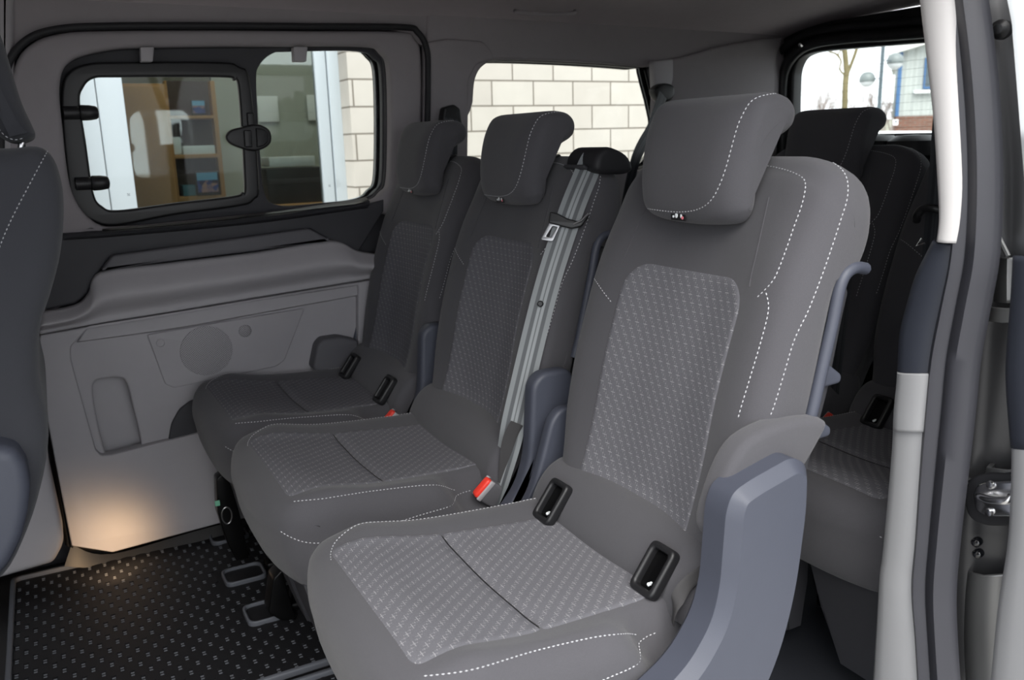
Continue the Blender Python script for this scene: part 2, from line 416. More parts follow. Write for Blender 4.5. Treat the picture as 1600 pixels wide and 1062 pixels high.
# raised C-pillar cover
bm = yplate([(662, 250), (664, 66), (700, 60), (755, 64), (770, 80), (772, 93), (745, 100), (733, 125), (731, 300), (662, 300)], FARY-.045, .03, .012, .008)
o = obj('pillar_cover', bm, M['pillar'], wl)
# rear corner pillar between quarter window and tailgate
bm = yplate([(1028, 97), (1070, 88), (1120, 73), (1190, 60), (1225, 57), (1212, 100), (1205, 480), (1010, 480), (1022, 250), (1026, 130)], FARY-.05, .035, .01, .008)
obj('pillar_cover', bm, M['pillar'], wl)
bm = yplate([(1022, 95), (1052, 92), (1052, 122), (1048, 138), (1024, 138)], FARY-.07, .03, .006, .004)
obj('belt_height_cover', bm, M['grey'], wl)
# sliding door trim surround of window
dt_out = [(20, 470), (8, 380), (10, 200), (22, 110), (48, 72), (95, 55), (170, 51), (320, 50), (480, 51), (618, 52), (640, 62), (650, 90), (650, 200), (640, 330), (560, 330), (400, 345), (200, 362), (120, 372), (106, 470)]
bm = plate([cat([P(*p)+Vector((0, -.02, 0)) for p in dt_out], 4, True), sh(wloop, -.02)], (0, FARY-.02, 0), (1, 0, 0), (0, 0, 1), .05, .014, 5)
obj('window_surround_trim', bm, M['pillar'], wl)
bm = yplate([(-90, -60), (720, -60), (720, 80), (655, 70), (640, 55), (618, 47), (330, 43), (170, 44), (88, 49), (40, 67), (12, 109), (-90, 320)], FARY-.028, .03, .01, .002)
obj('headliner_edge', bm, M['pillar'], wl)
# rubber seal arc of the sliding door
seal = [(2, 420), (3, 200), (12, 110), (40, 68), (88, 50), (170, 45), (330, 44), (480, 45), (618, 46), (642, 54), (656, 80), (658, 130), (656, 250), (652, 420)]
pts = cat([P(*p)+Vector((0, -.05, 0)) for p in seal], 8)
obj('door_seal', tubebm(pts, .0085, 10), M['rubber'], wl)
# dark beltline under the window
belt = [(60, 480), (60, 350), (104, 366), (200, 362), (400, 342), (560, 322), (600, 312), (600, 330), (556, 400), (516, 376), (484, 358), (176, 400), (150, 430), (137, 458), (118, 474), (74, 484)]
bm = yplate(belt, FARY-.055, .04, 0, .006); obj('beltline_trim', bm, M['dark'], wl)
bm = band([(95, 362), (200, 355), (400, 336), (578, 309)], [(100, 376), (200, 369), (400, 350), (574, 326)], dict(y=FARY-.055), [(0, .03), (.3, -.004), (.6, -.010), (1, .002)], (0, 1, 0))
solid(obj('window_sill', bm, M['dark'], wl), .004)
bm = band([(160, 358), (300, 346), (430, 331), (568, 315)], [(160, 362), (300, 350), (430, 335), (568, 319)], dict(y=FARY-.068), [(0, .01), (.5, -.004), (1, .01)], (0, 1, 0))
solid(obj('sill_strip', bm, M['black'], wl), .003)
# upper ledge and armrest roll
bm = yplate([(158, 423), (176, 399), (330, 378), (484, 357), (517, 375), (400, 392), (260, 409)], FARY-.085, .04, .006, .006); obj('armrest_ledge', bm, M['ledge'], wl)
A = [(66, 488), (118, 477), (138, 459), (158, 425), (260, 411), (400, 394), (517, 376), (560, 392), (600, 398)]
B = [(62, 522), (110, 513), (136, 509), (170, 503), (270, 487), (400, 465), (530, 444), (562, 438), (600, 432)]
prof = [(q.x, q.y) for q in cat([(0, .02, 0), (.02, 0, 0), (.12, -.009, 0), (.28, -.024, 0), (.42, -.034, 0), (.54, -.034, 0), (.66, -.022, 0), (.76, -.008, 0), (.86, .001, 0), (.95, .0, 0), (.985, 0, 0), (1, .02, 0)], 3)]
solid(obj('armrest', band(A, B, dict(y=FARY-.075), prof, (0, 1, 0), 6), M['grey'], wl), .004)
# lower door panel with pocket
frame_out = [(63, 524), (136, 511), (270, 489), (400, 467), (590, 436), (640, 470), (640, 760), (345, 817), (176, 863), (112, 853), (86, 720), (58, 570)]
rec = [(138, 508.5), (120, 532), (111, 541), (110, 560), (150, 704), (158, 712), (172, 711), (304, 678), (420, 655), (640, 610), (640, 430), (590, 436), (400, 467), (270, 489)]
recL = [at(*p, y=FARY-.075) for p in [(139, 512), (120, 532), (111, 541), (110, 560), (150, 704), (158, 712), (172, 711), (304, 678), (420, 655), (560, 628), (560, 446), (400, 470), (270, 491)]]
frL = [at(*p, y=FARY-.075) for p in frame_out]
bm = plate([sh(rounded(frL, .004), .02), sh(rounded(recL, .006), .02)], (0, FARY-.055, 0), (1, 0, 0), (0, 0, 1), .04, .004, 3)
obj('lower_door_panel', bm, M['grey'], wl)
slot = [c4(362, 520), c4(372, 490), c4(400, 480), c4(470, 476), c4(495, 500), c4(512, 560), c4(552, 735), c4(540, 800), c4(440, 800), c4(410, 760), c4(375, 620)]
inner = [(100, 500), (640, 415), (640, 720), (140, 800)]
bm = plate([[at(*p, y=FARY-.052)+Vector((0, .008, 0)) for p in inner], cat([at(*p, y=FARY-.052)+Vector((0, .008, 0)) for p in slot], 4, True)], (0, FARY-.044, 0), (1, 0, 0), (0, 0, 1), .016, .007, 4)
obj('pocket_panel', bm, M['grey'], wl)
obj('slot_back', yplate([(130, 575), (235, 575), (250, 800), (140, 800)], FARY-.012, .01), M['grey'], wl)
obj('crease_strip', band([c4(345, 272), c4(700, 215), c4(1100, 148), c4(1440, 92)], [c4(300, 340), c4(700, 285), c4(1100, 212), c4(1440, 150)], dict(y=FARY-.058), [(0, 0), (.5, -.006), (.85, -.009), (1, .008)], (0, 1, 0)), M['grey'], wl)
# lower protruding step of the panel
A = [(154, 716), (304, 681), (420, 657), (600, 622)]; B = [(160, 730), (308, 694), (420, 671), (600, 636)]
spk = [c4(575, 307), c4(1190, 203), c4(1112, 405), c4(1080, 430), c4(680, 515), c4(645, 500)]
obj('speaker_cover', yplate(spk, FARY-.060, .02, .006, .003), M['grey'], wl)
sc = at(*c4(806, 371), y=FARY-.0605); rr = .056
sc = at(323, 548, y=FARY-.061)
sg_ = obj('speaker_grille', lathebm([(0, .004), (.05, .0035), (.066, .001), (.068, -.004)], sc, Vector((0, -1, 0)), 40), M['grille'], wl); sg_['label'] = 'round perforated speaker grille'
obj('tweeter_grille', lathebm([(0, .003), (.014, .0025), (.017, 0), (.018, -.004)], at(383, 517, y=FARY-.061), Vector((0, -1, 0)), 28), M['grille'], wl)
obj('clip_cover', lathebm([(0, .001), (.0085, .001), (.009, .003), (.0105, .003), (.011, -.003)], at(251, 536, y=FARY-.061), Vector((0, -1, 0)), 24), M['grey'], wl)
obj('pocket_shadow_edge', yplate([(263, 690), (268, 662), (280, 640), (298, 626), (330, 618), (330, 676)], FARY-.064, .012, .01, .004), M['dark'], wl)  # dark plate standing in for the shade of the pocket opening
obj('seat_side_bracket', yplate([c4(1222, 440), c4(1240, 350), c4(1262, 325), c4(1330, 315), c4(1400, 330), c4(1400, 520), c4(1280, 480)], FARY-.10, .06, .01, .008), M['ledge'], wl)
# black sill line beneath
obj('panel_sill_gap', band([(112, 850), (176, 865), (345, 819), (600, 762)], [(100, 880), (178, 877), (349, 831), (600, 776)], dict(y=FARY-.06), [(0, 0), (1, -.02)], (0, 1, 0)), M['black'], wl)
# gap seal along front edge of the panel, and front pillar base
bm = band([(56, 560), (68, 640), (84, 720), (104, 850)], [(62, 560), (75, 640), (91, 720), (114, 852)], dict(y=FARY-.05), [(0, .0), (.3, -.012), (.6, -.004), (.8, -.016), (1, .0)], (0, 1, 0))
solid(obj('panel_edge_seal', bm, M['rubber'], wl), .004)
tr1 = yplate([(-60, 560), (56, 560), (78, 740), (100, 840), (97, 856), (84, 880), (-20, 910), (-160, 940), (-160, 560)], FARY-.16, .12, .012, .014)
o = obj('trim_1', tr1, M['grey'], kind='structure'); o['label'] = 'grey pillar base behind the front seat'; 
o = obj('trim_2', yplate([(-220, -60), (22, -40), (22, 300), (52, 560), (-220, 560)], FARY-.05, .09, .02, .02), M['grey'], kind='structure'); o['label'] = 'grey pillar trim ahead of the sliding door'
# lit step recess black
bm = plate([[Vector((-.25, 1.35, .001)), Vector((.5, 1.35, .001)), Vector((.5, 2.40, .001)), Vector((-.25, 2.40, .001))]], (0, 0, .001), (1, 0, 0), (0, 1, 0), .004, .001)
o = obj('trim_3', bm, M['black'], kind='structure'); o['label'] = 'black step tread beside the floor mat'

# ---- window_1 : sliding hinged window + fixed pane
w1 = thing('window_1', 'far side window with black hinged frame, two hinges and a latch', 'window', kind='structure')
# glass band behind (black ceramic surround)
h_in = [(125, 160), (130, 138), (146, 123), (185, 121), (345, 121), (364, 126), (372, 142), (381, 285), (377, 300), (362, 306), (270, 317), (185, 328), (160, 322), (146, 300), (134, 220)]
f_in = [(400, 130), (405, 102), (425, 84), (450, 81), (555, 80), (582, 92), (595, 120), (596, 260), (590, 292), (566, 309), (500, 317), (440, 321), (414, 305), (406, 240)]
gy = FARY+.022
ghole = cat([at(*p, y=gy) for p in [(118, 160), (124, 130), (146, 116), (185, 114), (345, 114), (370, 120), (379, 142), (388, 285), (384, 306), (362, 313), (270, 324), (185, 336), (155, 330), (140, 300), (127, 220)]], 6, True)
fhole = cat([at(*p, y=gy) for p in f_in], 6, True)
bm = plate([sh(grow(wloop, 1.03), gy-FARY), ghole, fhole], (0, gy, 0), (1, 0, 0), (0, 0, 1), .012, .003)
obj('fixed_frame', bm, M['dark'], w1)
h_out = [(108, 300), (97, 205), (96, 140), (108, 112), (140, 99), (200, 97), (340, 97), (372, 104), (390, 130), (404, 285), (396, 312), (372, 322), (270, 336), (185, 352), (150, 348), (122, 330)]
hl = cat([at(*p, y=FARY+.0) for p in h_out], 6, True); hi = cat([at(*p, y=FARY+.0) for p in h_in], 6, True)
bm = plate([hl, hi], (0, FARY, 0), (1, 0, 0), (0, 0, 1), .022, .007, 4)
hf = obj('hinged_frame', bm, M['black'], w1)
obj('pane', plate([grow(hi, 1.04)], (0, FARY, 0), (1, 0, 0), (0, 0, 1), .004, .0005), M['glass'], w1, smooth=False)
obj('pane', plate([grow(fhole, 1.04)], (0, gy, 0), (1, 0, 0), (0, 0, 1), .004, .0005), M['glass'], w1, smooth=False)
def knob(c, s=1):
    bm = bmesh.new(); x0 = c+Vector((-.036, 0, 0)); 
    add_tube(bm, [x0+Vector((d, -.012, 0)) for d in (0, .002, .034, .036)], .014*s, 16, rs=[.012*s, .0155*s, .0155*s, .0145*s])
    add_tube(bm, [x0+Vector((d, -.012, 0)) for d in (.037, .040, .058, .072, .076, .078)], .014*s, 16, rs=[.0165*s, .0185*s, .018*s, .0155*s, .0125*s, .005*s])
    return bm
for p in [(124, 176.5), (142, 286)]:
    obj('hinge', knob(at(*p, y=FARY-.004)), M['black'], w1)
# latch
lc = at(388, 217, y=FARY-.018)
lt = obj('latch', plate([cat([at(*p, y=FARY-.02) for p in [(352, 213), (360, 203), (378, 198), (398, 194), (412, 197), (422, 206), (423, 222), (412, 232), (396, 236), (376, 232), (358, 224)]], 4, True)], (0, FARY-.02, 0), (1, 0, 0), (0, 0, 1), .016, .006, 4), M['black'], w1)
obj('latch_slider', yplate([(381, 203), (393, 203), (395, 230), (383, 230)], FARY-.036, .014, .004, .003), M['black'], lt)
obj('latch_block', yplate([(400, 200), (414, 202), (419, 208), (419, 222), (412, 228), (402, 230)], FARY-.034, .012, .003, .003), M['black'], lt)
obj('latch_neck', yplate([(386, 176), (397, 176), (399, 200), (388, 200)], FARY-.02, .02, .003, .003), M['black'], lt)
for px in (230, 470):
    obj('blind_hook', yplate([(px-11, 73), (px+11, 73), (px+9, 96), (px-10, 96)], FARY-.05, .03, .003, .003), M['grey'], w1)
def etch(px, py, par):
    bm = bmesh.new(); c = at(px, py, y=gy-.0035)
    for i in range(3):
        for j in range(3):
            if (i+j) % 2 == 0 or i == j: add_box(bm, c+Vector(((i-1)*.0022, 0, (j-1)*.0022)), (.0018, .0004, .0018))
    return obj('etched_mark', bm, M['black'], par, smooth=False)
etch(201, 304, w1); etch(515, 290, w1)
bm = bmesh.new()
for i, L in enumerate((.010, .012, .018, .02, .014)):
    for k in range(int(L/.0016)): 
        if (k*7+i*3) % 5: add_box(bm, at(528, 282, y=gy-.0035)+Vector((-L/2+k*.0016, 0, -i*.0042)), (.0009, .0003, .0014))
obj('etched_text', bm, M['grey_light'], w1, smooth=False)

# ---- window_2 : quarter pane
w2 = thing('window_2', 'fixed quarter window facing the cream block wall', 'window', kind='structure')
obj('pane', plate([sh(grow(qloop, 1.02), .05)], (0, FARY+.05, 0), (1, 0, 0), (0, 0, 1), .004, .0005), M['glass'], w2, smooth=False)
bm = plate([sh(grow(qloop, 1.05), .045), sh(grow(qloop, .985), .045)], (0, FARY+.045, 0), (1, 0, 0), (0, 0, 1), .006, .002); obj('gasket', bm, M['rubber'], w2)

# ---- ceiling
rows = []
for x in [-1.0, -.6, -.2, .2, .6, 1.0, 1.4, 1.8, 2.1, 2.3, 2.42, 2.5]:
    drop = .0 if x < 1.2 else .05*((x-1.2)/1.25)**2
    zedge = 1.372
    row = []
    for (y, k) in [(.62, 0), (.66, .25), (.72, .45), (.85, .7), (1.05, .88), (1.3, .97), (1.575, 1), (1.85, .97), (2.05, .9), (2.18, .78), (2.27, .6), (2.33, .42), (2.37, .2), (2.40, 0)]:
        row.append(Vector((x, y, zedge+(1.475-drop-zedge)*k+ .006*math.sin(x*3)*k)))
    rows.append(row)
ce = obj('ceiling', grid_bm(rows), M['headliner'], kind='structure'); solid(ce, .03, 1); ce.modifiers.new('s', 'SUBSURF').levels = 1
ce.modifiers['s'].render_levels = 2
# outer roof skin (light reflecting edge)
bm = boxbm((.7, 1.55, 1.56), (3.8, 1.86, .06), bev=.028); o = obj('trim_4', bm, M['paint'], kind='structure'); o['label'] = 'painted roof skin of the van'
# grab handle recess
gh = obj('trim_5', tubebm(cat([at(805, 17, y=2.19), at(812, 19, y=2.17), at(850, 22, y=2.165), at(892, 21, y=2.17), at(898, 18, y=2.19)], 6), .006, 8), M['pillar'], kind='structure'); gh['label'] = 'folded grab handle on the headliner'

# ---- rear: tailgate frame, glass with heater wires
TX = 2.45
wr = thing('wall_back', 'black tailgate with lined frame around the rear glass', 'wall', kind='structure')
t_in = [at(*p, x=TX) for p in [(1246, 211), (1245, 165), (1247, 110), (1256, 90), (1275, 82), (1300, 79), (1370, 73), (1460, 66), (1560, 61)]]+[Vector((TX, .98, 1.30)), Vector((TX, .92, 1.2)), Vector((TX, .92, 1.036))]
tl = []
for i, p in enumerate(t_in): tl.append(p)
tl = rounded(tl, .05)
to = [Vector((TX, 2.5, 0)), Vector((TX, 2.5, 1.42)), Vector((TX, .62, 1.42)), Vector((TX, .62, 0))]
bm = plate([sh2 for sh2 in (to, tl)], (TX, 0, 0), (0, -1, 0), (0, 0, 1), .05, .008, 3); obj('tailgate_frame', bm, M['black'], wr)
lip_in = rounded([p+Vector((-.03, 0, 0)) for p in [at(*q, x=TX-.03) for q in [(1240, 300), (1239, 160), (1241, 108), (1252, 86), (1272, 78), (1370, 67), (1460, 60), (1600, 50)]]]+[Vector((TX-.06, .8, .7)), Vector((TX-.06, 2.2, .7))], .04)
# arched inner seal
sp_ = cat([at(*p, x=TX-.05) for p in [(1199, 330), (1200, 230), (1200, 140), (1208, 100), (1228, 72), (1262, 52), (1320, 42), (1390, 37), (1460, 30), (1540, 22)]], 8)
obj('tailgate_seal', tubebm(sp_, .014, 10), M['rubber'], wr)
sp_ = cat([at(*p, x=TX-.04) for p in [(1222, 330), (1222, 230), (1222, 140), (1228, 105), (1246, 80), (1275, 66), (1330, 58), (1390, 54), (1460, 48), (1540, 40)]], 8)
obj('tailgate_lining', tubebm(sp_, .02, 10), M['black'], wr)
bm = lathebm([(0, .01), (.006, .008), (.009, 0)], at(1251, 70, x=TX-.07), Vector((-1, -.4, 0)), 12); obj('screw', bm, M['chrome'], wr)
w3 = thing('window_3', 'rear glass with thin horizontal heater wires', 'window', kind='structure')
obj('pane', plate([[p+Vector((.02, 0, 0)) for p in grow(tl, 1.02)]], (TX+.02, 0, 0), (0, -1, 0), (0, 0, 1), .004, .0005), M['glass'], w3, smooth=False)
for k in range(9):
    z = 1.262-k*.0255
    bm = tubebm([Vector((TX+.012, 2.36-1.5*t, z+.004*math.sin(t*3.1))) for t in [i/12 for i in range(13)]], .0003, 4)
    obj('heater_wire', bm, M['heater'], w3)
for px in (1368, 1428):
    pc = at(px, 226, x=TX-.12)
    obj('window_latch_housing', lathebm([(0, .03), (.05, .028), (.075, .012), (.08, -.03)], pc, Vector((0, 0, 1)), 20), M['black'], wr)
# ---- near side wall behind the door opening (mostly hidden) 
wn = thing('wall_right', 'near side of the van behind the sliding door opening', 'wall', kind='structure')
nq = [Vector((1.35, .7, .92)), Vector((2.2, .7, .92)), Vector((2.2, .7, 1.28)), Vector((1.35, .7, 1.28))]
bm = plate([[Vector((1.16, .7, -.02)), Vector((2.5, .7, -.02)), Vector((2.5, .7, 1.42)), Vector((1.16, .7, 1.42))], rounded(nq, .06)], (0, .7, 0), (1, 0, 0), (0, 0, 1), .12, .006); obj('side_skin', bm, M['grey'], wn)
privacy = glass_mat('privacy_glass', (.25, .26, .26), 1, 1.4)
w4 = thing('window_4', 'near side quarter window behind the door pillar', 'window', kind='structure')
obj('pane', plate([rounded([p for p in nq], .06)], (0, .68, 0), (1, 0, 0), (0, 0, 1), .004, .0005), privacy, w4, smooth=False)

wf = thing('wall_front', 'unseen front end of the cabin, added to block light from ahead', 'wall', kind='structure')  # unseen cab closure, added to cut the light reaching the seats from ahead
obj('bulkhead', boxbm((-1.25, 1.5, .42), (.1, 1.9, .9), bev=.01), M['dark'], wf)
obj('front_door_side', boxbm((-.85, .66, .35), (.9, .10, 1.0), bev=.01), M['dark'], wf)
obj('front_pillar', boxbm((-.42, .66, 1.15), (.10, .10, .65), bev=.01), M['dark'], wf)
obj('windscreen_header', boxbm((-1.2, 1.5, 1.42), (.25, 1.9, .2), bev=.01), M['dark'], wf)
obj('front_window', boxbm((-1.22, 1.5, 1.1), (.006, 1.8, .5)), privacy, wf, smooth=False)
# ================================================================== SEATS
Y3 = 1.012; SEAT_Y = (1.012, 1.587, 2.086)
def sm(a, b, x):
    t = max(0, min(1, (x-a)/(b-a))); return t*t*(3-2*t)
def cushion_deform(v):
    y = abs(v.y); x = v.x
    top = sm(.385, .425, v.z)
    v = v.copy()
    yc_ = .185 if v.y > 0 else .205
    v.z += top*((.013 if v.y > 0 else .007)*math.exp(-((y-yc_)/(.035 if v.y > 0 else .022))**2)*(1-.5*sm(.36, .29, x)) - .006*math.exp(-(y/.1)**2)*sm(.33, .4, x))
    v.x += .045*(y/.23)**3*sm(.45, .29, x)
    # transverse seam dip
    v.z -= top*.004*math.exp(-((x-.487)/.006)**2)*sm(.15, .13, y)
    # cut-away for the buckle at the near rear corner
    v.z -= sm(.36, .42, v.z)*.075*sm(.575, .64, v.x)*sm(-.165, -.205, v.y)
    return v
def backrest_deform(v):
    v = v.copy(); y = abs(v.y)
    # u: distance behind the front line
    fx = front_x(v.z); d = v.x-fx
    fr = sm(.06, .0, d)
    v.x += fr*(.014*math.exp(-(y/.105)**4) - .012*math.exp(-((y-.185)/.04)**2))*sm(.46, .52, v.z)*(1-.55*sm(.86, .96, v.z))
    # shoulder rounding
    R = .10; e = y-(.235-R)
    if e > 0: v.z -= sm(.80, 1.0, v.z)*(R-math.sqrt(max(R*R-e*e, 0)))*.62
    v.y *= 1-.12*sm(.62, .46, v.z)
    return v
FL = [(.40, .715), (.46, .735), (.52, .755), (.60, .775), (.69, .795), (.78, .822), (.85, .846), (.92, .872), (.98, .898), (1.02, .918)]
def front_x(z):
    for (a, b), (c, d) in zip(FL, FL[1:]):
        if z <= c: return b+(d-b)*(z-a)/(c-a)
    return FL[-1][1]
def bvh_of(o): 
    bm = bmesh.new(); bm.from_mesh(o.data); t = BVHTree.FromBMesh(bm); bm.free(); return t
def insert_panel(name, bvh, rect, rad, origin_fn, direction, par, lift=.0018, seam=None, n=46):
    """quilted insert: rect=(a0,a1,b0,b1); origin_fn(a,b)->ray origin"""
    a0, a1, b0, b1 = rect; bm = bmesh.new(); uvl = bm.loops.layers.uv.new('UVMap'); V = []; UV = {}
    nb = int(n*(b1-b0)/(a1-a0))
    for j in range(nb+1):
        row = []
        for i in range(n+1):
            s, t = i/n*2-1, j/nb*2-1
            # squash a square to a rounded rectangle
            hw, hh = (a1-a0)/2, (b1-b0)/2; x, y = s*hw, t*hh
            rc = rad[1] if y > 0 else rad[0]
            ex = abs(x)-(hw-rc); ey = abs(y)-(hh-rc)
            if ex > 0 and ey > 0:
                m = max(ex, ey); L = math.hypot(ex, ey); k = m/L if L > 0 else 1
                x = math.copysign(hw-rc+ex*k, x); y = math.copysign(hh-rc+ey*k, y)
            a, b = (a0+a1)/2+x, (b0+b1)/2+y
            o_ = origin_fn(a, b); h = bvh.ray_cast(o_, direction)
            p = h[0] if h[0] is not None else o_
            edge = max(abs(s), abs(t)); l = lift if edge < .985 else -.004
            if 1 > edge >= .985: l = lift*.2
            # crown near edges
            l2 = lift*min(1, (1-edge)/.05) if edge < .999 else -.003
            if seam is not None: l2 -= .0022*math.exp(-((b-seam)/.005)**2)
            v = bm.verts.new(p-direction*l2); row.append(v); UV[v] = (a, b)
        V.append(row)
    for j in range(nb):
        for i in range(n):
            f = bm.faces.new((V[j][i], V[j][i+1], V[j+1][i+1], V[j+1][i]))
            for lp in f.loops: lp[uvl].uv = UV[lp.vert]
    return obj(name, bm, M['insert'], par)
def stitch_on(bvhs, traces, par, y_off=Y3, name='stitching', mirror=False):
    bm = bmesh.new(); e = EYE-Vector((0, y_off, 0))
    for tr in traces:
        px = cat([(a, b, 0) for a, b in tr], 10); run = []; nr = []
        def flush():
            if len(run) > 3: add_stitch(bm, list(run), list(nr))
            run.clear(); nr.clear()
        for q in px:
            d = ray(q[0], q[1]).normalized(); best = None
            for t in bvhs:
                h = t.ray_cast(e, d)
                if h[0] is not None and (best is None or h[3] < best[3]): best = h
            if best is None: flush(); continue
            if run and (best[0]-run[-1]).length > .035: flush()
            nn = best[1] if best[1].dot(d) < 0 else -best[1]
            run.append(best[0]+nn*.0004); nr.append(nn)
        flush()
    o = obj(name, bm, M['thread'], par, smooth=False); return o

seat = thing('passenger_seat', 'grey fabric second row seat nearest the open door, without a belt across its backrest', 'car seat', (0, Y3, 0), 0, 'second row seats')
# cushion
cp = cat([(.260, .385), (.257, .41), (.264, .437), (.290, .456), (.35, .462), (.40, .456), (.47, .444), (.55, .437), (.64, .432), (.70, .430), (.722, .42), (.725, .39), (.72, .35), (.70, .33), (.60, .312), (.45, .292), (.36, .276), (.312, .280), (.284, .302), (.267, .345)], 4, True)
cu = obj('cushion', pillow(cp, .232, .042, 22, 6, cushion_deform), M['fabric'], seat, ang=60)
bc = bvh_of(cu)
insert_panel('insert_panel', bc, (-.146, .146, .304, .712), (.02, .02), lambda a, b: Vector((b, a*(1.12-.16*(b-.304)/.408)*(1.13 if a < 0 else 1), .8)), Vector((0, 0, -1)), cu, .0016, seam=.487)
ins_ = [c_ for c_ in cu.children if c_.name.startswith('insert_panel')][0]; bi = bvh_of(ins_)
sp2 = []
for k in range(24):
    a = -.172+.336*k/23; h = bi.ray_cast(Vector((.487, a, .8)), Vector((0, 0, -1)))
    if h[0] is not None: sp2.append(h[0]+Vector((0, 0, .0002)))
obj('seam', tubebm(sp2, .0011, 6), M['black'], cu)
# backrest
back = [(x+.0, z) for z, x in FL if z <= .98]
bp = cat(back[1:]+[(.912, 1.0), (.932, 1.018), (.962, 1.015), (.985, .995), (.988, .955), (.976, .905), (.958, .872), (.930, .862), (.914, .80), (.892, .70), (.868, .60), (.842, .50), (.820, .45), (.775, .44)], 4, True)
bk = obj('backrest', pillow(bp, .235, .030, 26, 6, backrest_deform), M['fabric'], seat, ang=60)
bb = bvh_of(bk)
bdir = Vector((.96, 0, -.28)).normalized()
insert_panel('insert_panel', bb, (-.145, .14, .462, .858), (.02, .055), lambda a, b: Vector((front_x(b), a, b))-bdir*.3, bdir, bk, .0016)
# dark seams of backrest (grooves as thin cords)
def cord(pts, r, par, name='seam', m=None): return obj(name, tubebm(cat(pts, 6), r, 6), m or M['black'], par)
def surf(bvh, o_, d):
    h = bvh.ray_cast(o_, d); return h[0] if h[0] is not None else o_
for s in (-1, 1):
    pts = [surf(bb, Vector((front_x(z), s*y, z))-bdir*.3, bdir) for (y, z) in [(.150, .845), (.146, .86), (.142, .89), (.135, .93), (.128, .965)]]
    cord(pts, .0011, bk, 'seam', M['fabric'])
# stitching traced over both outer edges
far_outer = [(992, 260), (964, 268), (940, 292), (920, 332), (914, 376), (913, 404), (922, 424), (940, 452), (957, 474)]
far_side = [(948, 266), (934, 328), (910, 384), (898, 424), (880, 478)]
near_A = [(1164, 258), (1204, 260), (1240, 270), (1258, 284), (1254, 316), (1240, 356), (1226, 396), (1211, 433), (1196, 452), (1177, 470)]
near_A2 = [(1197, 457), (1201, 482), (1192, 523), (1173, 587), (1158, 636), (1152, 658)]
near_B = [(1220, 236), (1268, 241), (1304, 256), (1322, 276), (1324, 308), (1312, 348), (1299, 388), (1286, 425), (1264, 482), (1241, 531), (1226, 580), (1211, 629), (1201, 656)]
stitch_on([bb], [far_outer, near_A, near_A2, near_B], bk)
stitch_on([bc], [[(662, 1056), (737, 1046), (831, 1018), (925, 996), (975, 990), (998, 992)],
                 ], cu)
bm = bmesh.new()
for tr in ([(.70, .188), (.62, .196), (.52, .199), (.42, .197), (.36, .190), (.325, .172), (.309, .150), (.302, .125)],):
    P_, N_ = [], []
    for q in cat([(a, b, 0) for a, b in tr], 10):
        h = bc.ray_cast(Vector((q.x, q.y, .8)), Vector((0, 0, -1)))
        if h[0] is not None: P_.append(h[0]+Vector((0, 0, .0006))); N_.append(h[1] if h[1].z > 0 else -h[1])
    add_stitch(bm, P_, N_)
P_, N_ = [], []
for q in cat([(.655, 0, .394), (.55, 0, .392), (.45, 0, .386), (.37, 0, .383), (.325, 0, .388), (.300, 0, .398), (.284, 0, .408)], 10):
    h = bc.ray_cast(Vector((q.x, -.6, q.z)), Vector((0, 1, 0)))
    if h[0] is not None: P_.append(h[0]+Vector((0, -.0006, 0))); N_.append(h[1] if h[1].y < 0 else -h[1])
add_stitch(bm, P_, N_)
obj('stitching', bm, M['thread'], cu, smooth=False)
# headrest
hp = cat([(.848, .928), (.836, .945), (.832, .985), (.838, 1.03), (.850, 1.068), (.872, 1.098), (.905, 1.108), (.942, 1.103), (.958, 1.083), (.952, 1.058), (.925, 1.042), (.903, 1.022), (.893, .985), (.888, .945), (.872, .922)], 4, True)
def head_deform(v):
    v = v.copy(); y = abs(v.y)
    v.x += .012*sm(.06, .115, y)*sm(.90, .84, v.x); v.y *= 1+.05*sm(.95, 1.08, v.z)
    v.z += .008*(y/.11)**2*sm(.96, .93, v.z); return v
hd = obj('headrest', pillow(hp, .114, .026, 12, 6, head_deform), M['fabric'], seat, ang=60)
bh = bvh_of(hd)
stitch_on([bh], [[(1214, 146), (1190, 150), (1172, 160), (1158, 184), (1150, 205), (1136, 256), (1124, 290), (1110, 314), (1090, 327), (1060, 331), (1020, 327), (1002, 322), (992, 315)]], hd)
for s in (-1, 1):
    obj('post', tubebm([(.905, s*.06, 1.05), (.935, s*.06, .985)], .0065, 12), M['chrome'], hd)
    obj('collar', lathebm([(0, .012), (.014, .012), (.018, .004), (.019, -.008)], (.935, s*.06, 1.008), Vector((-.25, 0, 1)), 16), M['black'], hd)
# little woven tag under the headrest
tg = surf(bh, Vector((.5, .004, .934)), Vector((1, 0, 0)))
bm = boxbm(tg+Vector((-.001, 0, 0)), (.002, .034, .013), bev=.0005); tgo = obj('care_tag', bm, M['black'], hd)
for (dy, dz, c, sx, sz) in [(.011, -.001, 'white', .005, .004), (.004, .001, 'white', .007, .008), (-.007, .0005, 'white', .005, .006), (-.010, -.002, 'pink', .006, .005)]:
    if c == 'pink' and 'pink' not in M: M['pink'] = mat('pink_thread', srgb(226, 120, 130), .8)
    bmz = bmesh.new(); bmesh.ops.create_uvsphere(bmz, u_segments=10, v_segments=6, radius=.5, matrix=Matrix.Translation(tg+Vector((-.0022, dy, dz))) @ Matrix.Diagonal((.001, sx, sz, 1)))
    obj('tag_figure', bmz, M[c], tgo)
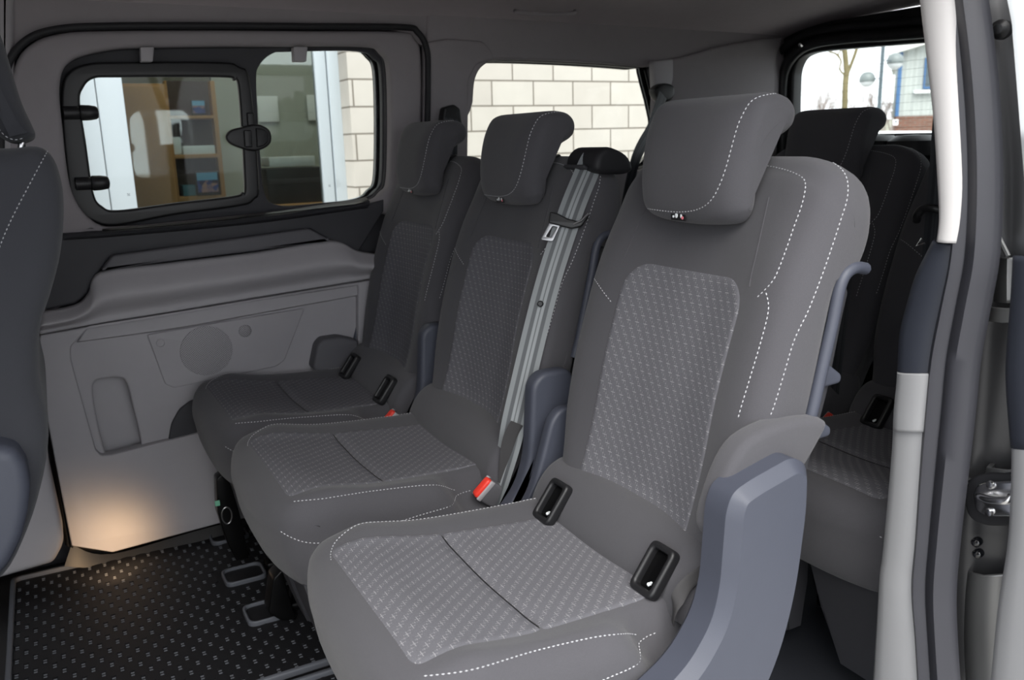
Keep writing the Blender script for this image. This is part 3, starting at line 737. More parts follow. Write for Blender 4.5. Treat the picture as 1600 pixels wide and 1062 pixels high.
# lower rear panel between cushion and backrest
lp = cat([(.690, .40), (.683, .425), (.690, .452), (.708, .480), (.730, .498), (.76, .505), (.80, .49), (.80, .40), (.74, .37)], 4, True)
lo = obj('lower_panel', pillow(lp, .215, .02, 8, 4), M['fabric'], seat, ang=60)
seat2_lo = lo
def isofix(par, y):
    """black bezel with hollow"""
    n = Vector((-.80, 0, .60)).normalized(); U = Vector((0, -1, 0)); V = Vector((.60, 0, .80)).normalized()
    c = Vector((.695, y, .452))+n*.013
    o1 = rounded([c+U*a+V*b for a, b in [(-.026, -.038), (.026, -.038), (.026, .038), (-.026, .038)]], .012)
    o2 = rounded([c+U*a+V*b for a, b in [(-.016, -.028), (.016, -.028), (.016, .028), (-.016, .028)]], .006)
    br = obj('anchor_bezel', plate([o1, o2], c, U, V, .018, .005, 4), M['black'], par)
    obj('anchor_back', plate([[c-n*.004+U*a+V*b for a, b in [(-.018, -.03), (.018, -.03), (.018, .03), (-.018, .03)]]], c-n*.004, U, V, .002, .0005), M['frame'], br)
    bmz = bmesh.new(); bmesh.ops.create_uvsphere(bmz, u_segments=10, v_segments=6, radius=.003, matrix=Matrix.Translation(c-V*.021-n*.003)); add_box(bmz, c-V*.018-n*.003+U*.003, (.004, .003, .004))
    obj('anchor_symbol', bmz, M['white'], br); return br
# side arms: near = wide cover, far = slim
arm_p = [(.686, .600), (.696, .624), (.725, .634), (.795, .650), (.822, .634), (.824, .58), (.812, .46), (.782, .36), (.72, .27), (.64, .22), (.42, .20), (.40, .30), (.43, .335), (.55, .365), (.63, .405), (.668, .455), (.680, .50)]
def arm(profile, hw, yc, r, name='side_arm'):
    rr = [.014 if i < 5 else .05 for i in range(len(profile))]
    return obj(name, plate([rounded([Vector((x, yc, z)) for x, z in profile], rr, 6)], (0, yc, 0), (1, 0, 0), (0, 0, 1), hw*2, r, 0), M['blue_grey'], seat, ang=30)
def rounded2(p, r=.025): return [(q.x, q.y) for q in [Vector((a.x, a.y)) for a in rounded([(x, z, 0) for x, z in p], r, 4)]]
a1_ = arm(arm_p, .034, -.262, .015)
_b = a1_.modifiers.new('edge', 'BEVEL'); _b.width = .005; _b.segments = 3; _b.limit_method = 'ANGLE'; _b.angle_limit = math.radians(28); _b.harden_normals = False
a1_.data.shade_smooth()
slim = [(.715, .620), (.735, .640), (.80, .640), (.812, .60), (.81, .46), (.79, .36), (.74, .27), (.62, .26), (.55, .30), (.56, .335), (.64, .375), (.685, .425), (.705, .48)]
a2_ = obj('side_arm', pillow(rounded2([(x+.035, z-.06) if z > .5 else (x+.02, z) for x, z in slim]), .013, .008, 3, 5, None, .25), M['blue_grey'], seat, ang=55)
# shield where backrest meets the arm
obj('hinge_cover', pillow(cat([(.690, .56), (.705, .62), (.735, .665), (.78, .682), (.84, .684), (.888, .672), (.872, .64), (.835, .60), (.78, .56), (.73, .53)], 4, True), .02, .012, 3, 4, None, -.236), M['fabric'], seat)
# plastic spine on the rear edge of the backrest
for s_ in (-1, 1):
    obj('back_rim', tubebm(cat([(.975, s_*.228, .868), (.945, s_*.233, .872), (.922, s_*.234, .856), (.908, s_*.235, .80), (.893, s_*.235, .74), (.878, s_*.235, .68), (.866, s_*.234, .64)], 5), .0085, 10), M['blue_grey'], bk)
obj('back_board', pillow(rounded2([(.90, .58), (.935, .70), (.955, .80), (.965, .84), (.945, .85), (.925, .80), (.905, .70), (.875, .60)], .01), .215, .008, 4, 3), M['dark'], seat)
for z, x in ((.73, .915), (.655, .90)):
    obj('shell_hook', pillow(rounded2([(x-.02, z-.022), (x+.028, z-.02), (x+.03, z-.008), (x-.01, z+.02)], .006), .012, .005, 2, 3, None, -.215), M['blue_grey'], seat)
# seat base : front skirt, side frames, feet
for (ya, yb, t0, t1) in ((.02, .205, .07, .16), (-.205, -.02, -.205, -.06)):
    skp = bmesh.new(); V8 = []
    for (x, z, f) in [(.315, .300, 0), (.345, .18, .5), (.380, .06, 1), (.42, .06, 1), (.40, .18, .5), (.375, .31, 0)]:
        V8.append([skp.verts.new((x, ya+(t0-ya)*f, z)), skp.verts.new((x, yb+(t1-yb)*f, z))])
    for k in range(6): skp.faces.new((V8[k][0], V8[k][1], V8[(k+1) % 6][1], V8[(k+1) % 6][0]))
    skp.faces.new([v[0] for v in V8]); skp.faces.new([v[1] for v in V8][::-1])
    bmesh.ops.bevel(skp, geom=skp.edges[:], offset=.004, segments=2, affect='EDGES')
    obj('front_skirt', skp, M['dark'], seat)
for s in (-1, 1):
    bm = plate([rounded([Vector((x, s*.16, z)) for x, z in [(.37, .30), (.72, .33), (.75, .20), (.68, .03), (.58, .03), (.54, .17), (.50, .17), (.46, .03), (.38, .03), (.41, .16)]], .015)], (0, s*.16, 0), (1, 0, 0), (0, 0, 1), .03, .004)
    obj('side_frame', bm, M['frame'], seat)
    for x in (.42, .63):
        obj('foot', boxbm((x, s*.16, .016), (.09, .045, .030), bev=.008), M['frame'], seat)
obj('cross_tube', tubebm([(.47, -.2, .27), (.47, .2, .27)], .014, 12), M['frame'], seat)

def local_plate(name, par, pts, y, th, m):
    o = obj(name, yplate(pts, y, th, .006, .003), m, par); o.matrix_parent_inverse = Matrix.Translation(-par.location); return o
def buckle(par, y, sgn=1):
    """stalk, housing and red button"""
    c = Vector((.690, y, .388)); A_ = Vector((.62, -.19, .70)).normalized(); B_ = Vector((.75, .10, -.62)); B_ = (B_-A_*B_.dot(A_)).normalized(); C_ = A_.cross(B_)
    rot = Matrix((Vector((A_.x, B_.x, C_.x)), Vector((A_.y, B_.y, C_.y)), Vector((A_.z, B_.z, C_.z))))
    b = obj('buckle', boxbm(c, (.046, .060, .024), rot, .006), M['ledge'], par)
    obj('release_button', boxbm(c-B_*.030, (.044, .016, .019), rot, .006), M['red'], b)
    obj('buckle_cap', boxbm(c-B_*.027+C_*.010, (.046, .010, .006), rot, .002), M['grey'], b)
    obj('buckle_cap', boxbm(c-B_*.027-C_*.010, (.046, .010, .006), rot, .002), M['grey'], b)
    obj('stalk', tubebm([c+B_*.025, c+B_*.07, c+B_*.08+Vector((0, 0, -.05))], .012, 8), M['black'], b)
    return b
def ribbon(path, wdir, width, thick=.0014):
    P = cat(path, 8); bm = bmesh.new(); uvl = bm.loops.layers.uv.new('UVMap'); rows = []; L = 0; n = len(P)
    for i, p in enumerate(P):
        if i: L += (p-P[i-1]).length
        t = (P[min(i+1, n-1)]-P[max(i-1, 0)]).normalized()
        w = wdir(i/(n-1)) if callable(wdir) else Vector(wdir)
        w = (w-t*w.dot(t)).normalized(); nn = t.cross(w); wd = width
        rows.append(([bm.verts.new(p+w*wd*(k/8-.5)+nn*(0 if k in (0, 8) else thick/2)) for k in range(9)], [bm.verts.new(p+w*wd*(k/8-.5)-nn*(0 if k in (0, 8) else thick/2)) for k in range(1, 8)], L))
    for (a, b, l0), (c, d, l1) in zip(rows, rows[1:]):
        R1 = a+b[::-1]; R2 = c+d[::-1]; m = len(R1); us = [k/8 for k in range(9)]+[k/8 for k in range(7, 0, -1)]
        for k in range(m):
            k2 = (k+1) % m; f = bm.faces.new((R1[k], R1[k2], R2[k2], R2[k]))
            for lp, u_, v_ in zip(f.loops, (us[k], us[k2], us[k2], us[k]), (l0, l0, l1, l1)): lp[uvl].uv = (u_, v_)
    return bm
def webbing_mat(name, a, b, hi):
    m = mat(name, a, .55, 0, .4); t = m.node_tree; p = t.nodes['Principled BSDF']
    tc = t.nodes.new('ShaderNodeTexCoord'); sx = t.nodes.new('ShaderNodeSeparateXYZ'); t.links.new(tc.outputs['UV'], sx.inputs[0])
    r = t.nodes.new('ShaderNodeValToRGB'); r.color_ramp.interpolation = 'EASE'
    e = r.color_ramp.elements; e[0].position = 0; e[0].color = a; e[1].position = 1; e[1].color = a
    for pos, c in ((.18, a), (.22, b), (.34, b), (.38, hi), (.46, hi), (.5, b), (.54, hi), (.62, hi), (.66, b), (.78, b), (.82, a)):
        x = e.new(pos); x.color = c
    t.links.new(sx.outputs[0], r.inputs[0]); t.links.new(r.outputs[0], p.inputs['Base Color'])
    w = t.nodes.new('ShaderNodeTexWave'); w.inputs['Scale'].default_value = 260; w.bands_direction = 'Y'; t.links.new(tc.outputs['UV'], w.inputs[0])
    bp = t.nodes.new('ShaderNodeBump'); bp.inputs['Strength'].default_value = .2; bp.inputs['Distance'].default_value = .0005; t.links.new(w.outputs[0], bp.inputs['Height']); t.links.new(bp.outputs[0], p.inputs['Normal'])
    return m
M['webbing'] = webbing_mat('grey_seat_belt_webbing', srgb(128, 132, 134), srgb(84, 87, 90), srgb(142, 146, 148))
M['strap'] = mat('grey_pull_strap', srgb(66, 65, 66), .9, 0, .2, .4, 1200)
M['webdark'] = webbing_mat('charcoal_webbing', srgb(52, 54, 58), srgb(40, 42, 46), srgb(62, 64, 68))

# copies: middle and far seats, and the third row
s2 = copy_tree(seat); s2.location = (0, SEAT_Y[1], 0); s2['label'] = 'grey fabric middle seat of the second row with a grey belt down its backrest'
s1 = copy_tree(seat); s1.location = (0, SEAT_Y[2], 0); s1['label'] = 'grey fabric second row seat beside the far side window and door speaker'
for st_, offs in ((s1, {1: .04, -1: .13}), (s2, {1: .083, -1: -.04})):
    for c_ in st_.children:
        if c_.name.split('.')[0] in ('side_frame', 'foot'):
            sg_y = 1 if sum((v.co.y for v in c_.data.vertices)) > 0 else -1
            c_.location.y += offs[sg_y]
for st_ in (s1, s2):
    for c_ in list(st_.children):
        if c_.name.split('.')[0] == 'side_arm' and min(v.co.y for v in c_.data.vertices) < 0: bpy.data.objects.remove(c_)
        elif st_ is s2 and c_.name.split('.')[0] == 'side_arm': bpy.data.objects.remove(c_)
        elif c_.name.split('.')[0] == 'hinge_cover': bpy.data.objects.remove(c_)
    obj('side_arm', pillow(rounded2(slim), .018, .010, 3, 5, None, -.250), M['blue_grey'], st_, ang=55).location = (.028, -.018 if st_ is s2 else .004, -.005)
def child(o, n): return [c for c in o.children if c.name.split('.')[0] == n]
for st, ys in ((seat, (-.145, .13)), (s1, (-.145, .13))):
    pan = child(st, 'lower_panel')[0]
    for y in ys: isofix(pan, y)
b = buckle(s2, -.212); b = buckle(s1, -.205)
rear = []
for i, (yy, lab) in enumerate([(1.04, 'black third row seat behind the nearest seat, seen through the gap by the pillar'), (1.52, 'black third row seat whose headrest shows against the rear window'), (2.02, 'third row seat beside the far quarter window, behind the second row')]):
    r = copy_tree(seat); r.location = (.84, yy, 0); r['label'] = lab; r['group'] = 'third row seats'; r.name = 'rear_seat'
    for c_ in list(r.children):
        if c_.name.split('.')[0] in ('side_arm', 'hinge_cover', 'pull_strap'): bpy.data.objects.remove(c_)
    rear.append(r)
buckle(rear[1], -.225)
# loops of strap near the arms
tmp = obj('pull_strap', ribbon([(.748, -.230, .498), (.726, -.216, .487), (.702, -.212, .477), (.684, -.210, .466), (.672, -.208, .446), (.668, -.206, .415)], (.25, .2, 1), .019, .002), M['strap'], seat)
obj('pull_strap', ribbon([(.735, -.235, .53), (.722, -.228, .50), (.715, -.225, .46), (.712, -.222, .41)], (1, -.4, 0), .026, .002), M['strap'], s2)
# belt of the middle seat
bpath = [Vector((.955, -.200, 1.006)), Vector((.937, -.206, 1.020)), Vector((.905, -.212, .975)), Vector((.863, -.222, .903)), Vector((.808, -.224, .768)), Vector((.742, -.224, .556)), Vector((.722, -.222, .478)), Vector((.700, -.216, .40)), Vector((.69, -.21, .36))]
sb = obj('seat_belt', ribbon(bpath, lambda t: Vector((.80, -.60, 0)).lerp(Vector((.25, -.97, 0)), sm(.60, .90, t)), .047), M['webbing'], s2)
gd = obj('belt_guide', pillow(cat([(.912, 1.000), (.92, 1.024), (.945, 1.036), (.985, 1.020), (1.0, .995), (.985, .985), (.95, .985), (.925, .988)], 4, True), .055, .012, 6, 4, None, -.19), M['rubber'], s2)
obj('guide_slot', boxbm((.902, -.19, 1.000), (.012, .07, .006), Matrix.Rotation(.5, 3, 'Y'), .002), M['dark'], gd)
tq = Vector((.862, -.224, .908))
TR = Matrix((Vector((.80, .57, .19)), Vector((-.60, .76, .25)), Vector((0, -.31, .95)))).normalized()
rotb = Matrix.Rotation(-.36, 3, 'Y') 
def TL(a, b, c): return tq+Vector((.80, -.60, 0))*a+Vector((-.57, -.76, .30))*b+Vector((.32, .08, .95)).normalized()*c
tn = obj('belt_tongue', plate([rounded([TL(a, .004, c) for a, c in [(-.036, .012), (-.034, -.010), (-.012, -.016), (.012, -.022), (.03, -.018), (.040, .004), (.034, .006), (.022, -.008), (.0, -.002), (-.02, .008)]], .004)], TL(0, .004, 0), (.80, -.60, 0), (.32, .08, .95), .010, .003), M['black'], sb)
obj('tongue_edge', tubebm([TL(.014, .010, -.014), TL(.028, .012, -.008), TL(.038, .010, .006)], .0018, 8), M['steel_dull'], tn)
obj('tongue_plate', plate([rounded([TL(a-.006, .004, c) for a, c in [(-.026, -.008), (-.004, -.012), (-.012, -.046), (-.036, -.042)]], .004), rounded([TL(a-.006, .004, c) for a, c in [(-.019, -.016), (-.010, -.018), (-.017, -.038), (-.027, -.036)]], .002)], TL(0, .004, 0), (.80, -.60, 0), (.32, .08, .95), .003, .0008), M['steel_dull'], tn)
obj('belt_stop', lathebm([(0, .003), (.004, .003), (.006, 0), (.006, -.002)], Vector((.797, -.226, .752)), Vector((-.57, -.76, .2)), 14), M['black'], sb)

local_plate('floor_latch', s1, [(338, 748), (352, 738), (362, 760), (374, 800), (385, 850), (392, 885), (374, 885), (356, 850), (340, 800)], 2.13, .04, M['frame'])
local_plate('floor_latch', s2, [(427, 905), (441, 890), (454, 940), (464, 968), (440, 970), (420, 958)], 1.765, .05, M['frame'])
obj('latch_tag', boxbm((.285, .02, .19), (.012, .004, .014), None, .001), mat('green_tag', srgb(120, 190, 160), .5), s1)
obj('latch_ring', tubebm([Vector((.300+.012*math.cos(a), -.01, .165+.022*math.sin(a))) for a in [k*math.pi/8 for k in range(17)]], .0018, 6), M['steel_dull'], s1)
# ---- floor mats
def floor_mat(x0, x1, y0, y1, label, cuts):
    r = thing('rubber_floor_mat', label, 'floor mat', (0, 0, 0))
    bm = boxbm(((x0+x1)/2, (y0+y1)/2, .007), (x1-x0, y1-y0, .006), bev=.002)
    o = obj('mat_sheet', bm, M['mat'], r)
    def inside(x, y, m=.012):
        if not (x0+m < x < x1-m and y0+m < y < y1-m): return False
        return all(not (a-m < x < b+m and c-m < y < d+m) for a, b, c, d in cuts)
    hx, hy = .0175, .029; bmh = bmesh.new(); bmd = bmesh.new()
    i0 = int(x0/hx)-2
    for i in range(i0, int(x1/hx)+3):
        for j in range(int(y0/hy)-2, int(y1/hy)+3):
            x, y = i*hx, j*hy
            if (i+j) % 2 == 0 and inside(x, y):
                for d in (-.0045, .0045): add_box(bmd, (x, y+d, .0115), (.0068, .0022, .002))
            if (i+j) % 2 and inside(x, y):
                vs = [bmh.verts.new((x+a, y+b, z)) for z in (.0105, .0125) for a, b in [(-.0085, -.018), (0, -.024), (.0085, -.018), (.0085, .018), (0, .024), (-.0085, .018)] for a, b in [(a*1.5 if abs(b) < .02 else 0, b*.75)]]
                bmh.faces.new(vs[6:]); 
                for k in range(6): bmh.faces.new((vs[k], vs[(k+1) % 6], vs[6+(k+1) % 6], vs[6+k]))
    obj('hexagon_relief', bmh, M['mat'], r, smooth=False); obj('stud_relief', bmd, M['dash'], r, smooth=False)
    loop = rounded([Vector((x0, y0, .01)), Vector((x1, y0, .01)), Vector((x1, y1, .01)), Vector((x0, y1, .01))], .02)
    inn = rounded([Vector((x0+.012, y0+.012, .01)), Vector((x1-.012, y0+.012, .01)), Vector((x1-.012, y1-.012, .01)), Vector((x0+.012, y1-.012, .01))], .015)
    obj('raised_rim', plate([loop, inn], (0, 0, .012), (1, 0, 0), (0, 1, 0), .018, .004, 3), M['matrim'], r)
    for a, b, c, d in cuts:
        rc = lambda m, z: rounded([Vector((a+m, c+m, z)), Vector((b-m, c+m, z)), Vector((b-m, d-m, z)), Vector((a+m, d-m, z))], .02)
        obj('foot_cutout_rim', plate([rc(0, .013), rc(.006, .013)], (0, 0, .013), (1, 0, 0), (0, 1, 0), .016, .003, 3), M['matrim'], r)
        obj('cutout_base', plate([rc(.004, .011)], (0, 0, .011), (1, 0, 0), (0, 1, 0), .004, .001), M['mat'], r)
    return r
floor_mat(-.195, .46, 1.565, 2.33, 'black rubber floor mat with hexagon relief beside the lit door panel', [(.28, .38, 1.79, 1.88), (.27, .37, 2.00, 2.085), (.28, .38, 2.25, 2.32)])
floor_mat(-.195, .46, .95, 1.54, 'second black rubber floor mat under the nearest seat at the bottom edge', [(.28, .46, 1.1, 1.2)])

# ---- front seat, left edge
fs = thing('front_seat', 'dark fabric front seat cut off by the left edge, seen from behind', 'car seat', (0, 0, 0))
fp = [at(*p, y=1.45) for p in [(20, 232), (56, 226), (84, 245), (98, 290), (101, 340), (95, 400), (80, 460), (64, 510), (60, 560), (64, 610), (74, 650), (76, 700), (66, 760), (45, 830), (10, 900), (-40, 930)]]
prof = [(p.x, p.z) for p in fp]+[(-.20, .42), (-.28, .55), (-.28, .8), (-.22, 1.0), (-.12, 1.06)]
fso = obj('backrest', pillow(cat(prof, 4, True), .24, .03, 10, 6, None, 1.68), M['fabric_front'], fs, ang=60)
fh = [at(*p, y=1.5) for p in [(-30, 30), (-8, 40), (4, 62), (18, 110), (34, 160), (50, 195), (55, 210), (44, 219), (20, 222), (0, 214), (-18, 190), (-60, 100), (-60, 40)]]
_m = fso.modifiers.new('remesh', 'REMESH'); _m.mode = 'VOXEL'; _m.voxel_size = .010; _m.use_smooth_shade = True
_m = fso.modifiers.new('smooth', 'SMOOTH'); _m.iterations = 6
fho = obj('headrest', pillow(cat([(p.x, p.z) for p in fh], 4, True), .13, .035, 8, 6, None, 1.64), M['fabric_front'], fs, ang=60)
for y in (1.60, 1.72): obj('headrest_post', tubebm([at(36, 214, y=y), at(32, 240, y=y)], .006, 10), M['chrome'], fs)
fb = [at(*p, y=1.40) for p in [(-60, 690), (5, 694), (25, 700), (42, 725), (48, 760), (44, 800), (34, 840), (14, 880), (-15, 910), (-60, 930)]]
obj('back_pocket_shell', pillow(rounded2([(p.x, p.z) for p in fb], .01), .045, .02, 3, 5, None, 1.43), M['blue_grey'], fs)
bfs = bvh_of(fso)
stitch_on([bfs], [[(74, 236), (60, 262), (44, 292), (26, 326), (8, 364), (-6, 400)]], fso, 0)
stitch_on([bvh_of(fho)], [[(-2, 200), (8, 212), (22, 218), (38, 215)]], fho, 0)

# ---- belts on the body side
bt = thing('pillar_seat_belt', 'dark seat belt webbing with black guide hanging inside the right pillar', 'seat belt')
wx = 1.30
obj('webbing', ribbon([at(1486, 60, x=wx), at(1474, 180, x=wx), at(1465, 300, x=wx), at(1454, 420, x=wx), at(1440, 600, x=wx)], (.1, 1, 0), .040), M['webdark'], bt)
obj('webbing', ribbon([at(1478, 250, x=wx+.03), at(1466, 340, x=wx+.03), at(1448, 425, x=wx+.03)], (.4, 1, 0), .03), M['webdark'], bt)
obj('belt_guide', tubebm(cat([at(1478, 330, x=wx-.02), at(1460, 326, x=wx-.03), at(1444, 326, x=wx-.03), at(1434, 334, x=wx-.03), at(1432, 344, x=wx-.02)], 5), .007, 10), M['black'], bt)
obj('tongue', tubebm([at(1441, 372, x=wx-.02), at(1432, 384, x=wx-.02), at(1446, 380, x=wx-.02)], .002, 6), M['chrome'], bt)
b4 = thing('seat_belt', 'dark third row belt hanging behind the nearest backrest', 'seat belt')
obj('webbing', ribbon([at(1322, 330, x=1.32), at(1326, 400, x=1.32), at(1320, 470, x=1.32), at(1312, 540, x=1.33), at(1304, 610, x=1.36)], (.3, 1, 0), .030), M['webdark'], b4)
obj('tongue', plate([rounded([at(*q, x=1.30) for q in [(1312, 414), (1326, 418), (1322, 436), (1309, 432)]], .002), rounded([at(*q, x=1.30) for q in [(1315, 418), (1322, 420), (1319, 431), (1313, 429)]], .001)], at(1318, 424, x=1.30), (0, -1, 0), (0, 0, 1), .003, .0008), M['steel_dull'], b4)
b2 = thing('seat_belt', 'black belt guide high on the far rear pillar beside the quarter window', 'seat belt')
obj('belt_guide', pillow(cat([(p.x, p.z) for p in [at(*q, y=FARY-.11) for q in [(1022, 146), (1024, 136), (1036, 130), (1050, 134), (1052, 148), (1044, 158), (1030, 158)]]], 3, True), .02, .008, 3, 3, None, FARY-.10), M['black'], b2)
obj('webbing', ribbon([at(1036, 148, y=FARY-.13), at(1018, 200, y=FARY-.16), at(990, 260, y=FARY-.2), at(965, 400, y=FARY-.25)], (1, .3, 0), .045), M['webdark'], b2)
b3 = thing('seat_belt', 'black belt guide on the pillar above the far seat headrest', 'seat belt')
obj('belt_guide', pillow(rounded2([(p.x, p.z) for p in [at(*q, y=FARY-.1) for q in [(693, 168), (708, 163), (718, 170), (722, 200), (688, 200)]]], .006), .018, .006, 3, 3, None, FARY-.09), M['black'], b3)
obj('webbing', ribbon([at(705, 185, y=FARY-.11), at(704, 240, y=FARY-.12), at(702, 420, y=FARY-.12)], (1, .1, 0), .045), M['webdark'], b3)

# ================================================================== NEAR DOOR PILLAR
JX = 1.05
def vb(name, rows, x0, prof, m, par=None, thick=.01, n=5, kind=None, lab=None):
    A = [(r[1], r[0]) for r in rows]; B = [(r[2], r[0]) for r in rows]
    o = obj(name, band(A, B, dict(x=x0), prof, (1, 0, 0), n), m, par, ang=60); solid(o, thick, 1)
    if kind: o['kind'] = kind
    if lab: o['label'] = lab
    return o
RND = [(0, .012), (.04, .005), (.12, .0), (.3, -.003), (.7, -.003), (.9, .0), (.97, .002), (1, .006)]
pl = thing('trim_6', 'grey lined rear pillar of the open sliding door with rubber seals', 'pillar', kind='structure')
vb('upper_strip', [(-80, 1440, 1478), (0, 1446, 1486), (80, 1456, 1490), (180, 1468, 1496), (280, 1475, 1500), (340, 1478, 1497), (378, 1474, 1492)], JX-.01, RND, M['strip'], pl)
vb('belt_cover', [(380, 1466, 1492), (410, 1448, 1490), (440, 1434, 1484), (480, 1422, 1472), (520, 1412, 1462), (560, 1409, 1456), (610, 1408, 1452)], JX+.0, RND, M['navy'], pl)
vb('lower_cover', [(582, 1408, 1452), (600, 1407, 1451), (640, 1403, 1446), (672, 1402, 1443)], JX-.006, RND, M['grey_light'], pl)
vb('lower_cover', [(655, 1402, 1444), (700, 1400, 1444), (780, 1393, 1440), (870, 1384, 1432), (900, 1380, 1426), (960, 1376, 1430), (1020, 1372, 1434), (1110, 1366, 1440)], JX, RND, M['grey_light'], pl)
SE = [(0, .012), (.08, 0), (.22, -.010), (.36, -.006), (.46, .006), (.52, .006), (.62, -.010), (.76, -.014), (.9, -.008), (1, .0)]
vb('door_seal', [(-80, 1474, 1522), (0, 1484, 1536), (100, 1492, 1550), (200, 1498, 1558), (300, 1500, 1560), (400, 1492, 1556), (480, 1476, 1542), (560, 1460, 1528), (640, 1452, 1520), (740, 1444, 1508), (840, 1438, 1496), (920, 1432, 1490), (1000, 1438, 1492), (1110, 1444, 1500)], JX+.004, SE, M['sealgrey'], pl, .012)
# black painted jamb behind
JP = [(0, 0), (.1, .03), (.25, .045), (.5, .045), (.62, .03), (.75, .022), (.9, .03), (1, .06)]
jb = vb('door_jamb', [(-120, 1500, 1760), (0, 1515, 1740), (100, 1525, 1740), (250, 1540, 1740), (380, 1540, 1735), (420, 1536, 1735), (470, 1530, 1735), (520, 1520, 1730), (700, 1500, 1730), (880, 1484, 1730), (1000, 1478, 1740), (1120, 1486, 1740)], JX+.03, JP, M['jamb_dark'], pl, .02)
# pressed ribs
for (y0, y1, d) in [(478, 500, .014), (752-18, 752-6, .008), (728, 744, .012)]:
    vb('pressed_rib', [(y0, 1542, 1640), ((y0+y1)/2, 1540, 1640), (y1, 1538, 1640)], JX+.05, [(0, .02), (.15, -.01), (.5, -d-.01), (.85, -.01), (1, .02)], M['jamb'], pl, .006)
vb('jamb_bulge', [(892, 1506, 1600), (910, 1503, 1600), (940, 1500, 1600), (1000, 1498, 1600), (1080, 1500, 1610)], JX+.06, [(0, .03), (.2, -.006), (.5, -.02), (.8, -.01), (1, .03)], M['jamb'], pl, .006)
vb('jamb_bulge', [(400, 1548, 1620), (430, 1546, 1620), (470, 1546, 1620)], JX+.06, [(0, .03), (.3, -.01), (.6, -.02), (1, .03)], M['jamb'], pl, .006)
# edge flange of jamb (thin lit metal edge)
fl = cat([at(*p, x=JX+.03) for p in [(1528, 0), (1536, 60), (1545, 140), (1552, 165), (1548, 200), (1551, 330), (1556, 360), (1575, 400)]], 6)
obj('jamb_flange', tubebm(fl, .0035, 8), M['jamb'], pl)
# striker
SX = JX+.015
sk_ = obj('striker_plate', plate([rounded([at(*p, x=SX) for p in [(1520, 772), (1526, 758), (1545, 752), (1590, 750), (1592, 806), (1545, 806), (1526, 798)]], .008)], (SX, 0, 0), (0, -1, 0), (0, 0, 1), .006, .002), M['chrome'], pl)
obj('striker_bar', tubebm(cat([at(1532, 776, x=SX), at(1532, 776, x=SX-.02), at(1548, 781, x=SX-.026), at(1572, 782, x=SX-.026), at(1580, 776, x=SX-.02), at(1580, 776, x=SX)], 5), .0055, 10), M['chrome'], sk_)
for p in [(1548, 757), (1546, 800)]: obj('screw', lathebm([(0, .005), (.005, .004), (.006, 0)], at(*p, x=SX-.003), Vector((-1, 0, 0)), 14), M['chrome'], sk_)
obj('striker_recess', plate([rounded([at(*p, x=SX+.012) for p in [(1510, 775), (1518, 745), (1545, 738), (1610, 736), (1610, 820), (1545, 820), (1518, 808)]], .012)], (SX+.012, 0, 0), (0, -1, 0), (0, 0, 1), .016, .004), M['rubber'], pl)
# bolts
for p in [(1562, 46), (1508, 755), (1524, 848), (1526, 866)]: obj('bolt', lathebm([(0, .005), (.003, .0045), (.005, .002), (.0065, 0), (.0065, -.01)] if p[1] > 100 else [(0, .008), (.006, .007), (.009, .002), (.012, 0), (.012, -.01)], at(*p, x=JX+.02), Vector((-1, -.2, 0)), 14), M['black'] if p[1] < 100 else M['paint'], pl)
# opened sliding door edge at the far right
dx_ = JX-.03
sd_ = thing('sliding_door', 'edge of the opened sliding door at the right border of the picture', 'car door')
vb('door_edge_strip', [(-100, 1545, 1600), (20, 1574, 1615), (60, 1578, 1625), (120, 1582, 1640), (200, 1588, 1650), (300, 1596, 1660), (380, 1604, 1660)], dx_, [(0, .01), (.1, 0), (1, -.004)], M['white'], sd_)
vb('door_lining', [(400, 1590, 1680), (470, 1586, 1680), (540, 1580, 1680), (600, 1578, 1680), (700, 1586, 1680)], dx_, RND, M['navy'], sd_)
vb('door_lower_lining', [(690, 1588, 1680), (780, 1586, 1680), (860, 1580, 1680), (960, 1564, 1680), (1100, 1550, 1680)], dx_, RND, M['grey_light'], sd_)
vb('door_frame', [(-100, 1610, 1800), (200, 1655, 1800), (600, 1640, 1800), (1100, 1620, 1800)], dx_+.01, [(0, 0), (1, 0)], M['paint'], sd_, .03)

# courtesy lamp low at the left, lighting the panel
la = bpy.data.lights.new('step_lamp', 'SPOT'); la.energy = 1.05; la.color = (1, .66, .36); la.spot_size = math.radians(120); la.spot_blend = 1; la.shadow_soft_size = .02
lo_ = bpy.data.objects.new('step_lamp', la); col.objects.link(lo_); lo_.location = (.050, FARY-.24, .06)
lo_.rotation_euler = (at(152, 835, y=FARY)-lo_.location).to_track_quat('-Z', 'Y').to_euler()

# ================================================================== OUTSIDE
GZ = -.5
g = obj('ground', boxbm((10, 20, GZ-.05), (160, 160, .1)), mat('grey_paving', srgb(158, 156, 152), .9, 0, .2, .3, 60, .12, 0, 3), kind='structure')
